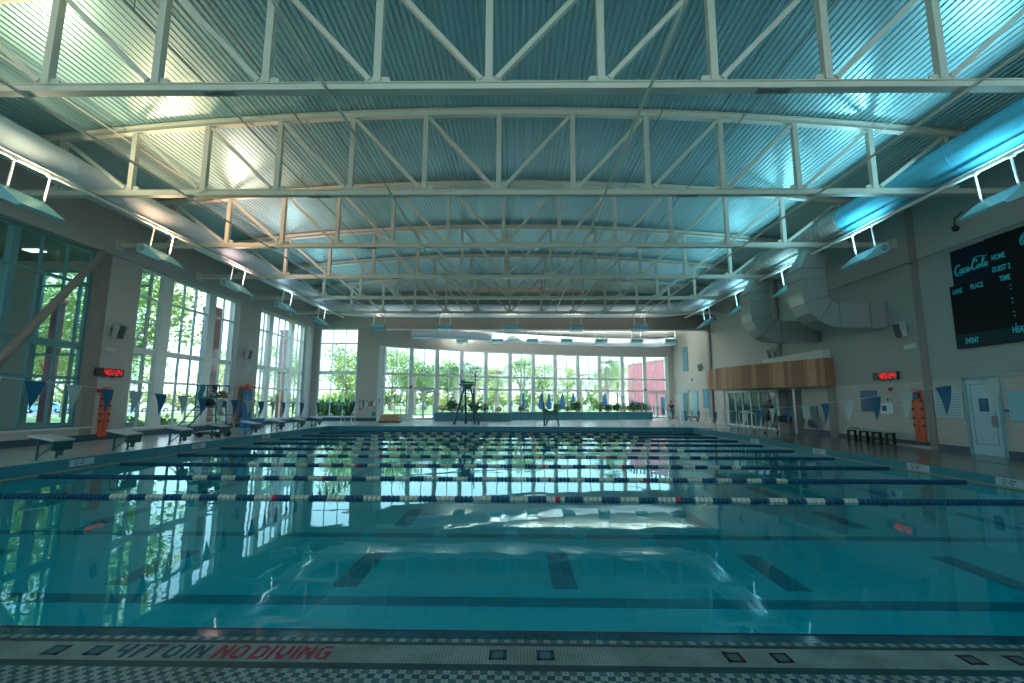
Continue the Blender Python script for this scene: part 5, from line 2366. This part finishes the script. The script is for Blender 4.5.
def leafy(seed, n, rx, ry, rz, ls, m, z0=.0):
    rn = random.Random(seed)
    mb = MB()
    for i in range(n):
        while True:
            p = Vector((rn.uniform(-1, 1), rn.uniform(-1, 1), rn.uniform(-1, 1)))
            if .15 < p.length < 1:
                break
        c = Vector((p.x * rx, p.y * ry, z0 + rz + p.z * rz))
        dr = Vector((p.x + rn.uniform(-.6, .6), p.y + rn.uniform(-.6, .6), rn.uniform(-.3, .9))).normalized()
        sd = dr.cross(Vector((rn.uniform(-1, 1), rn.uniform(-1, 1), 1))).normalized()
        l = ls * rn.uniform(.6, 1.3)
        mb.add([c, c + dr * l * .5 + sd * l * .25, c + dr * l, c + dr * l * .5 - sd * l * .25], [(0, 1, 2, 3)])
    return mb


plant_p = {}


def bush(name, label, loc, kind, scale=1.0, group=None, cat='plant'):
    if kind not in plant_p:
        m, n, ls, r = {'a': (LEAF3, 260, .30, .42), 'b': (LEAF2, 220, .22, .38), 'c': (LEAF1, 240, .26, .40)}[kind]
        t = thing(name, label, cat, loc, 0, group)
        leafy(ord(kind), n, r, r, r * .95, ls, m, .05).build('foliage', m, t)
        mb = MB()
        for k in range(6):
            a = k * 1.05
            mb.tube([(0.02 * math.cos(a), .02 * math.sin(a), 0), (.16 * math.cos(a), .16 * math.sin(a), .5)], .012, 5)
        mb.build('stem', BARK, t)
        index_kids(t)
        plant_p[kind] = t
        o = t
    else:
        o = dup(plant_p[kind], loc, random.uniform(0, 6), label, group)
        o.name = name
    o.location = loc
    o.scale = (scale, scale, scale)
    return o


rn = random.Random(5)
pl = [(-6.3, 38.5, 'b', 1.0, 'yellow green shrub at the left end of the left planter'), (-5.5, 38.5, 'a', 1.25, 'dark leafy shrub in the left planter left of the tall chair'),
      (-4.6, 38.5, 'c', .9, 'small green shrub between the legs of the tall chair'), (-3.7, 38.5, 'a', 1.15, 'dark leafy shrub behind the tall chair ladder'),
      (-2.8, 38.5, 'c', 1.0, 'green shrub right of the tall chair legs'), (-1.6, 38.5, 'b', .7, 'small pale shrub at the right end of the left planter'),
      (.3, 41.1, 'a', .7, 'small dark shrub at the left end of the middle planter'),
      (3.6, 42.0, 'a', .9, 'dark shrub in the middle planter behind the lift chair post'), (4.6, 42.3, 'c', .8, 'green shrub right of centre in the middle planter'),
      (5.4, 42.5, 'a', 1.2, 'dark taller shrub at the right end of the middle planter'),
      (7.6, 42.9, 'c', 1.2, 'tall green shrub at the left end of the right planter'), (8.5, 43.0, 'a', .9, 'dark shrub, second from the left in the right planter'),
      (9.3, 43.2, 'a', 1.0, 'dark shrub, third from the left in the right planter'), (10.1, 43.3, 'c', 1.0, 'green shrub in the middle of the right planter'),
      (10.9, 43.4, 'a', 1.15, 'dark shrub, third from the right in the right planter'), (11.6, 43.5, 'a', 1.1, 'dark shrub, second from the right in the right planter'),
      (12.2, 43.6, 'c', .95, 'green shrub at the right end of the right planter')]
for x, y, k, s, lb in pl:
    bush('planter_shrub', lb, (x, y, .70), k, s * .8, 'shrubs in the alcove planters')
# rounded hoop rails in front of planter windows
for x, y, lb in ((-1.9, 37.7, 'thin pale hoop rail on the far deck right of the tall chair'), (.1, 38.2, 'thin dark hoop rail on the far deck near the centre')):
    mb = MB()
    mb.tube([(-.7, 0, 0), (-.7, 0, 1.3), (-.55, 0, 1.6), (-.2, 0, 1.75), (.4, 0, 1.75), (.65, 0, 1.6), (.75, 0, 1.3), (.75, 0, 0)], .025, 8)
    tag(mb.build('hoop_rail', CHROME if x < -1 else TEALD, smooth=True, loc=(x, y, 0)), lb, 'handrail')

# ================================================================== OUTDOORS
GZ = -0.12


def flat(poly, z, name, m, label, zt=.3):
    me = bpy.data.meshes.new(name)
    bm = bmesh.new()
    vs = [bm.verts.new((x, y, z)) for x, y in poly]
    bm.faces.new(vs)
    bmesh.ops.triangulate(bm, faces=bm.faces)
    bmesh.ops.recalc_face_normals(bm, faces=bm.faces)
    for f in bm.faces:
        if f.normal.z < 0:
            f.normal_flip()
    bm.to_mesh(me)
    bm.free()
    me.materials.append(m)
    o = bpy.data.objects.new(name, me)
    COL.objects.link(o)
    return struct(o, label)


out2 = [(p[0] + arcn(i).x * .32, p[1] + arcn(i).y * .32) for i, p in enumerate(ARC)]
inner = [(WX0, YB + .4), (-11.3, YB + .4)] + out2[1:] + [(15.75, 45.8)]
mb = MB()
mb.add([(-160, -60, GZ), (WX0, -60, GZ), (WX0, 220, GZ), (-160, 220, GZ)], [(0, 1, 2, 3)])
mb.add([(15.75, -60, GZ), (160, -60, GZ), (160, 220, GZ), (15.75, 220, GZ)], [(0, 1, 2, 3)])
for i in range(len(inner) - 1):
    (xa, ya), (xb, yb) = inner[i], inner[i + 1]
    mb.add([(xa, ya, GZ), (xb, yb, GZ), (xb, 220, GZ), (xa, 220, GZ)], [(0, 1, 2, 3)])
o = mb.build('ground', GRASS)
struct(o, 'grass around the building')
mb = MB()
for i in range(1, len(inner) - 1):
    (xa, ya), (xb, yb) = inner[i], inner[i + 1]
    mb.add([(xa, ya + .02, GZ + .03), (xb, yb + .02, GZ + .03), (xb, 57, GZ + .03), (xa, 57, GZ + .03)], [(0, 1, 2, 3)])
mb.add([(15.75, 46.2, GZ + .03), (40, 46.2, GZ + .03), (40, 57, GZ + .03), (15.75, 57, GZ + .03)], [(0, 1, 2, 3)])
struct(mb.build('patio', PAVE), 'pale patio beyond the alcove windows')
flat([(-110, 40), (-49, 40), (-49, 95), (-110, 95)], GZ - .02 + .05, 'parking_lot', ASPH, 'pale asphalt parking lot beyond the left windows')
# planting strip edge
mb = MB()
mb.box(-49.3, -49, 40, 95, GZ, GZ + .15)
struct(mb.build('kerb', PAVE))


def branchy(seed, h, r, spread, n=6, up=.55):
    rn = random.Random(seed)
    mb = MB()
    mb.tube([(0, 0, 0), (.05, .03, h * .25), (-.03, .05, h * .5), (.03, 0, h * .8)], [r, r * .8, r * .6, r * .25], 8)
    for i in range(n):
        a = 2 * PI * i / n + rn.uniform(-.4, .4)
        z0 = h * rn.uniform(.22, .5)
        L = spread * rn.uniform(.6, 1.0)
        dz = h * rn.uniform(.22, .45)
        mb.tube([(0, 0, z0), (math.cos(a) * L * .45, math.sin(a) * L * .45, z0 + dz * .6), (math.cos(a) * L, math.sin(a) * L, z0 + dz)], [r * .45, r * .3, r * .1], 6)
    return mb


def cluster_crown(seed, h, rx, n_cl, n_leaf, ls, m):
    rn = random.Random(seed)
    mb = MB()
    for c in range(n_cl):
        a = rn.uniform(0, 2 * PI)
        rr = rx * math.sqrt(rn.uniform(0, 1)) * .85
        cz = h * rn.uniform(.42, .98)
        rr *= 1 - .45 * abs((cz / h) - .68) / .3
        cc = Vector((rr * math.cos(a), rr * math.sin(a), cz))
        cr = rx * rn.uniform(.22, .36)
        for i in range(n_leaf):
            p = Vector((rn.gauss(0, .5), rn.gauss(0, .5), rn.gauss(0, .4))) * cr
            q = cc + p
            dr = Vector((rn.uniform(-1, 1), rn.uniform(-1, 1), rn.uniform(-.8, .5))).normalized()
            sd = dr.cross(Vector((rn.uniform(-1, 1), rn.uniform(-1, 1), 1))).normalized()
            l = ls * rn.uniform(.6, 1.3)
            mb.add([q, q + dr * l * .5 + sd * l * .3, q + dr * l, q + dr * l * .5 - sd * l * .3], [(0, 1, 2, 3)])
    return mb


tree_p = {}


def tree(kind, loc, label, scale=1.0, group=None):
    if kind not in tree_p:
        spec = {'oak': (11, 8.5, .22, 3.8, 46, 85, .30, LEAF1), 'lime': (12, 7.5, .16, 3.4, 40, 85, .28, LEAF2), 'dense': (13, 8.0, .22, 4.0, 46, 80, .42, LEAF3),
                'olive': (14, 9.0, .2, 3.6, 48, 80, .28, mat('leaf_olive', (.40, .50, .20), .6, 0, .3, 3))}[kind]
        sd, h, r, sp, nc, nl, ls, m = spec
        t = thing('leafy_tree', label, 'tree', loc, 0, group)
        cluster_crown(sd, h, sp, nc, nl, ls, m).build('crown', m, t)
        branchy(sd, h, r, sp * .8).build('trunk', BARK, t, smooth=True)
        index_kids(t)
        tree_p[kind] = t
        o = t
    else:
        o = dup(tree_p[kind], loc, random.uniform(0, 6.2), label, group)
    o.location = loc
    o.scale = (scale, scale, scale * random.uniform(.92, 1.08))
    return o


TG = 'trees outside the left windows'
for i, (k, x, y, s, lb) in enumerate([
        ('olive', -28, 30.5, 1.6, 'loose green tree outside the second left window, nearest the glass'),
        ('oak', -33, 38, 1.5, 'green tree filling the middle bay of the second left window'),
        ('lime', -36, 33, 1.0, 'yellow green tree seen low through the second left window'),
        ('oak', -33, 27, 1.05, 'leafy tree seen through the right part of the near left window'),
        ('olive', -36, 34.5, 1.3, 'olive tree filling the glazed end of the vestibule wing'),
        ('oak', -45, 45, 1.3, 'green tree behind the olive tree of the vestibule view'),
        ('dense', -47, 38, 1.0, 'darker tree behind the near left window tree'),
        ('lime', -62, 76, 1.3, 'far yellow green tree beyond the parked cars'),
        ('lime', -74, 70, 1.4, 'far yellow green tree at the left beyond the parking lot'),
        ('olive', -52, 84, 1.4, 'far olive tree beyond the parking lot, seen through the second window'),
        ('lime', -40, 60, .95, 'yellow green tree seen low through the third left window'),
        ('oak', -32, 62, 1.1, 'green tree seen low through the third left window, right side'),
        ('lime', -84, 88, 1.5, 'tallest far yellow green tree beyond the cars'),
        ('olive', -45, 95, 1.3, 'far tree behind the third left window'),
        ('lime', -30, 92, 1.2, 'far yellow green tree seen past the brick pier of the third window')]):
    tree(k, (x, y, GZ), lb, s, TG)
BG = 'trees beyond the back windows'
for i, (k, x, y, s, lb) in enumerate([
        ('oak', -18.2, 48.5, .82, 'branching green tree in the tall back left window'),
        ('lime', -27, 72, 1.2, 'yellow green tree behind the branching tree in the tall back left window'),
        ('olive', -22, 80, 1.3, 'olive tree beyond the first alcove bay'),
        ('oak', -14.5, 60, .85, 'green tree behind the left alcove door'),
        ('lime', -13, 85, 1.2, 'yellow green tree far behind the left alcove door'),
        ('dense', -9.5, 78, 1.0, 'darker tree behind the left group of palms'),
        ('lime', -4, 74, .95, 'yellow green tree beyond the tall lifeguard chair'),
        ('olive', 0.5, 80, 1.15, 'olive tree beyond the centre of the alcove'),
        ('oak', 4.5, 84, 1.05, 'green tree right of centre beyond the blue umbrellas'),
        ('lime', 9.5, 88, 1.1, 'yellow green tree left of the large palm'),
        ('lime', 14.5, 80, 1.0, 'yellow green tree in front of the red building'),
        ('dense', -19, 92, 1.3, 'dark tree far behind the first alcove bay'),
        ('olive', 20, 92, 1.1, 'olive tree behind the red building')]):
    tree(k, (x, y, GZ), lb, s, BG)

# hedge rows of separate shrubs outside
HG = 'hedge shrubs outside the windows'
hedge = [(-15.8, 40.2), (-14.7, 40.0), (-17.2, 40.3), (-13.6, 39.8), (-18.4, 40.2)]
for i, (x, y) in enumerate(hedge):
    w = ['second', 'third', 'first', 'fourth', 'leftmost hidden'][i]
    bush('hedge_shrub', 'dark hedge shrub outside the tall back left window, %s from the left' % w, (x, y, GZ), 'a', 1.9, HG, 'shrub')
for i, (x, y) in enumerate([(-19.6, 21), (-19.6, 23.2), (-19.6, 25.4), (-19.7, 30.5), (-19.7, 32.8), (-19.7, 35.0)]):
    w = ['nearest', 'middle', 'farthest'][i % 3]
    bush('hedge_shrub', 'low green shrub outside below the %s left window, %s of three' % ('second' if i < 3 else 'third', w), (x, y, GZ), 'c', 1.0, HG, 'shrub')
WORDS = ['first', 'second', 'third', 'fourth', 'fifth', 'sixth', 'seventh', 'eighth', 'ninth', 'tenth', 'eleventh', 'twelfth', 'thirteenth', 'fourteenth', 'last']
for i in range(15):
    bush('hedge_shrub', 'pale hedge shrub behind the parked cars, %s in the row from the left' % WORDS[i], (-78 + i * 3.4, 66 + i * 1.9, GZ), 'bc'[i % 3 == 1], 4.3, HG, 'shrub')
for i in range(16):
    bush('hedge_shrub', 'tall far hedge shrub along the skyline beyond the patio, %s from the left' % ['first', 'second', 'third', 'fourth', 'fifth', 'sixth', 'seventh', 'eighth', 'ninth', 'tenth',
         'eleventh', 'twelfth', 'thirteenth', 'fourteenth', 'fifteenth', 'sixteenth'][i], (-38 + i * 3.6, 97 + (i % 3) * 1.5, GZ), 'bc'[i % 2], 4.6, HG, 'shrub')

# brick piers outside the windows
for x, y, lb in ((-18.6, 27.05, 'red brick pier outside the far end of the second left window'), (-18.6, 36.0, 'red brick pier outside the far end of the third left window'),
                 (-22.5, 21.6, 'dark red brick pier beyond the glazed end of the vestibule wing')):
    mb = MB()
    q = .17 if x < -20 else .34
    zt = 6.48 if x < -20 else 7.2
    mb.box(-q, q, -q, q, GZ, zt)
    mb.box(-q - .06, q + .06, -q - .06, q + .06, GZ, .35)
    mb.box(-q - .05, q + .05, -q - .05, q + .05, zt - .2, zt)
    tag(mb.build('brick_pier', REDBRK, loc=(x, y, 0)), lb, 'pier')
# glazed vestibule wing outside the first window
t = thing('vestibule_wing', 'pale stucco wing with a flat ceiling seen through the near left window', 'building')
mb = MB()
mb.box(-27.3, -27, -2, 21.1, GZ, 8.2)
mb.box(-27, -22.85, 20.9, 21.1, GZ, 8.2)
mb.box(-22.85, WX0 - .02, 20.9, 21.1, 7.75, 8.2)
mb.box(-22.85, WX0 - .02, 20.9, 21.1, GZ, .45)
mb.build('wall', STUCCO, t)
mb = MB()
mb.box(-27.4, WX0 - .02, -2, 21.2, 8.2, 8.5)
mb.build('ceiling_slab', mat('vestibule_ceiling', (.16, .24, .25), .8), t)
mb = MB()
mb.box(-21.9, -21.2, 19.1, 19.5, 8.15, 8.2)
mb.build('ceiling_lamp', mat('soffit_lamp', (.8, .8, .75), .5, emit=(1, .95, .85), estr=.5), t)
mb = MB()
for x in (-22.8, -20.95, -19.6, -18.3, -17.55):
    mb.box(x - .05, x + .05, 20.94, 21.06, .45, 7.75)
for z in (.5, 2.4, 3.7, 7.0, 7.7):
    mb.box(-22.85, WX0 - .02, 20.95, 21.05, z - .05, z + .05)
wf = mb.build('window_frame', FRAMED, t)
mb = MB()
mb.box(-22.8, -17.55, 20.995, 21.005, .5, 7.7)
mb.build('pane', MATS['glass'], wf)

# parked cars
def make_car(label, loc, rz, paint, group='parked cars'):
    t = thing('parked_car', label, 'car', loc, rz, group)
    body = [(-2.2, .35), (-2.25, .62), (-2.1, .88), (-1.2, .96), (-.55, 1.38), (.75, 1.42), (1.55, 1.0), (2.15, .92), (2.28, .6), (2.25, .35), (1.78, .32), (1.7, .55), (1.4, .66), (1.1, .55),
            (1.02, .32), (-1.02, .32), (-1.1, .55), (-1.4, .66), (-1.7, .55), (-1.78, .32)]
    mb = MB()
    mb.extr(body, -.86, .86, 'XZ')
    mb.build('body', paint, t)
    mb = MB()
    mb.extr([(-1.05, .98), (-.5, 1.33), (.7, 1.37), (1.35, 1.02)], -.875, .875, 'XZ')
    mb.build('side_window', CARG, t)
    for x in (-1.4, 1.4):
        for s in (-1, 1):
            mb = MB()
            mb.tube([(x, s * .68, .32), (x, s * .88, .32)], .32, 14)
            wh = mb.build('wheel', RUBBER, t, smooth=True)
            mb = MB()
            mb.tube([(x, s * .86, .32), (x, s * .89, .32)], .18, 10)
            mb.build('hub_cap', CHROME, wh)
    for x in (-2.24, 2.26):
        mb = MB()
        for s in (-1, 1):
            mb.box(x - .03, x + .03, s * .62 - .18, s * .62 + .18, .62, .78)
        mb.build('lamp', WHITE if x < 0 else RED, t)
    return t


make_car('pale blue grey parked car, left of three beyond the near left window', (-61.5, 59.0, GZ + .04), R(38), CARB)
make_car('white parked car, middle of three beyond the near left window', (-57.0, 60.5, GZ + .04), R(38), CARW)
make_car('blue parked car, right of three beyond the near left window', (-54.0, 56.5, GZ + .04), R(38), CARB)
make_car('white parked car seen low through the second left window', (-51.5, 64.0, GZ + .04), R(70), CARW)
make_car('white parked car seen low through the third left window', (-51.5, 78.0, GZ + .04), R(80), CARW)
t = thing('fire_hydrant', 'small red and yellow hydrant on the grass beyond the second left window', 'hydrant', (-24.5, 35.8, GZ))
mb = MB()
mb.tube([(0, 0, 0), (0, 0, .7), (0, 0, .85)], [.2, .2, .08], 10)
mb.build('barrel', mat('hydrant_yellow', (.75, .5, .03), .5), t, smooth=True)
mb = MB()
mb.tube([(-.3, 0, .55), (.3, 0, .55)], .1, 8)
mb.tube([(0, 0, .85), (0, 0, .95)], .12, 8)
mb.build('cap', RED, t)

# umbrellas beyond the patio
def make_umb(loc, label, first=[None]):
    if first[0] is None:
        t = thing('closed_umbrella', label, 'umbrella', loc, 0, 'closed blue patio umbrellas')
        mb = MB()
        n = 16
        prof = [(.05, 2.75), (.10, 2.55), (.26, 1.6), (.30, 1.1), (.24, .85), (.12, .8)]
        vs = []
        for r, z in prof:
            for k in range(n):
                a = 2 * PI * k / n
                q = r * (1 + .18 * (1 if k % 2 else -1))
                vs.append((q * math.cos(a), q * math.sin(a), z))
        f = []
        for j in range(len(prof) - 1):
            for k in range(n):
                f.append((j * n + k, j * n + (k + 1) % n, (j + 1) * n + (k + 1) % n, (j + 1) * n + k))
        f.append(tuple(range(n)))
        mb.add(vs, f)
        mb.build('canopy', UMB, t)
        mb = MB()
        mb.tube([(0, 0, 0), (0, 0, 2.9)], .025, 8)
        mb.build('pole', WHITE, t)
        mb = MB()
        mb.tube([(0, 0, 0), (0, 0, .1)], .28, 14)
        mb.build('base', WHITE, t)
        index_kids(t)
        first[0] = t
        return t
    return dup(first[0], loc, None, label)


for x, y, lb in ((.63, 55, 'closed blue umbrella behind the person sitting outside'), (2.78, 55, 'closed blue umbrella left of the lift chair post'), (3.78, 55.5, 'closed blue umbrella just right of the lift chair post'),
                 (5.35, 55, 'closed blue umbrella fourth from the left beyond the windows'), (6.65, 55, 'closed blue umbrella fifth from the left beyond the windows'), (10.4, 55, 'closed blue umbrella in front of the large palm')):
    make_umb((x, y, GZ + .03), lb)


# palms
def make_palm(loc, h, label, first=[None], scale=1.0):
    if first[0] is None:
        t = thing('palm_tree', label, 'palm', (0, 0, 0), 0, 'palms beyond the back windows')
        mb = MB()
        N = 14
        mb.tube([(0.03 * math.sin(i), .02 * math.cos(i), 5.3 * i / N) for i in range(N + 1)], [.26 - .006 * i + .02 * (i % 2) for i in range(N + 1)], 10)
        mb.build('trunk', mat('palm_bark', (.34, .28, .24), .9, 0, .3, 8), t)
        rn = random.Random(2)
        mb = MB()
        for k in range(44):
            a = rn.uniform(0, 2 * PI)
            el = rn.uniform(-.5, 1.2)
            L = rn.uniform(1.7, 2.5)
            pts = []
            for i in range(7):
                s = i / 6
                hr = L * s * math.cos(el) + .0
                z = 5.3 + L * (s * math.sin(el)) - .55 * s * s * L
                pts.append(Vector((hr * math.cos(a), hr * math.sin(a), z)))
            sd = Vector((-math.sin(a), math.cos(a), 0))
            for i in range(2, 7):
                for s_ in (-1, 1):
                    for q in range(2):
                        p = pts[i].lerp(pts[i - 1], q * .5)
                        tip = p + sd * s_ * .6 * (1 - .5 * i / 7) + (pts[i] - pts[i - 1]).normalized() * .32 - Vector((0, 0, .16))
                        mb.add([p, p + (pts[i] - pts[i - 1]) * .22, tip], [(0, 1, 2)])
        mb.build('fronds', PALM, t)
        index_kids(t)
        first[0] = t
        o = t
    else:
        o = dup(first[0], loc, random.uniform(0, 6), label)
    o.location = loc
    o.scale = (scale * 1.1, scale * 1.1, h / 6.2)
    return o


for x, y, h, lb in ((-13.2, 58, 5.6, 'palm behind the left alcove door'), (-10.5, 60, 6.4, 'palm left of the tall lifeguard chair'), (-7.8, 58, 6.0, 'palm directly left of the tall chair seat'),
                    (-6.0, 64, 6.8, 'palm behind the tall lifeguard chair'), (11.3, 58, 7.2, 'large palm between the umbrellas and the red building'),
                    (-3.1, 68, 6.4, 'palm right of the tall lifeguard chair'), (9.0, 66, 6.0, 'shorter palm left of the large palm')):
    make_palm((x, y, GZ), h, lb, scale=1.25)

# red building
t = thing('red_building', 'pink red block building beyond the right end of the alcove windows', 'building')
mb = MB()
mb.prism([(17.3, 70), (20.8, 58), (45, 58), (45, 75), (18, 75)], GZ, 7.3)
mb.build('wall', REDBRX, t)
mb = MB()
mb.prism([(17.15, 70.1), (20.7, 57.85), (45.1, 57.85), (45.1, 75.1), (17.9, 75.1)], 7.3, 7.5)
mb.build('parapet', HOUSEW, t)
mb = MB()
a, b = Vector((17.3, 70)), Vector((20.8, 58))
for s0 in (.62,):
    p = a.lerp(b, s0)
    q = a.lerp(b, s0 + .07)
    mb.prism([(p.x - .06, p.y), (q.x - .06, q.y), (q.x + .1, q.y), (p.x + .1, p.y)], .0, 2.3)
mb.build('door', BLUE, t)
# pool fence beyond the patio
t = thing('pool_fence', 'light blue metal fence beyond the patio', 'fence', (0, 57.5, GZ))
mb = MB()
mb.box(-18, 17, -.02, .02, 1.15, 1.2)
mb.box(-18, 17, -.02, .02, .12, .17)
for k in range(88):
    mb.box(-18 + k * .4, -17.98 + k * .4, -.01, .01, .12, 1.2)
mb.build('fence_panel', mat('fence_blue', (.22, .42, .50), .5), t)
for k in range(13):
    mb = MB()
    mb.box(-18.05 + k * 2.9, -17.97 + k * 2.9, -.04, .04, 0, 1.3)
    mb.build('fence_post', mat('fence_blue', (.22, .42, .50), .5), t)
# street lamp
t = thing('street_lamp', 'double-armed street lamp beyond the middle alcove windows', 'street lamp', (1.0, 72, GZ))
mb = MB()
mb.tube([(0, 0, 0), (0, 0, 7.6)], [.12, .08], 8)
mb.build('pole', TEALD, t)
for s in (-1, 1):
    mb = MB()
    mb.tube([(0, 0, 7.5), (s * .9, 0, 7.6)], .04, 6)
    mb.rbox(s * 1.0 - .4, s * 1.0 + .4, -.2, .2, 7.5, 7.65, .05)
    mb.build('lamp_head', TEALD, t)

bpy.context.view_layer.update()
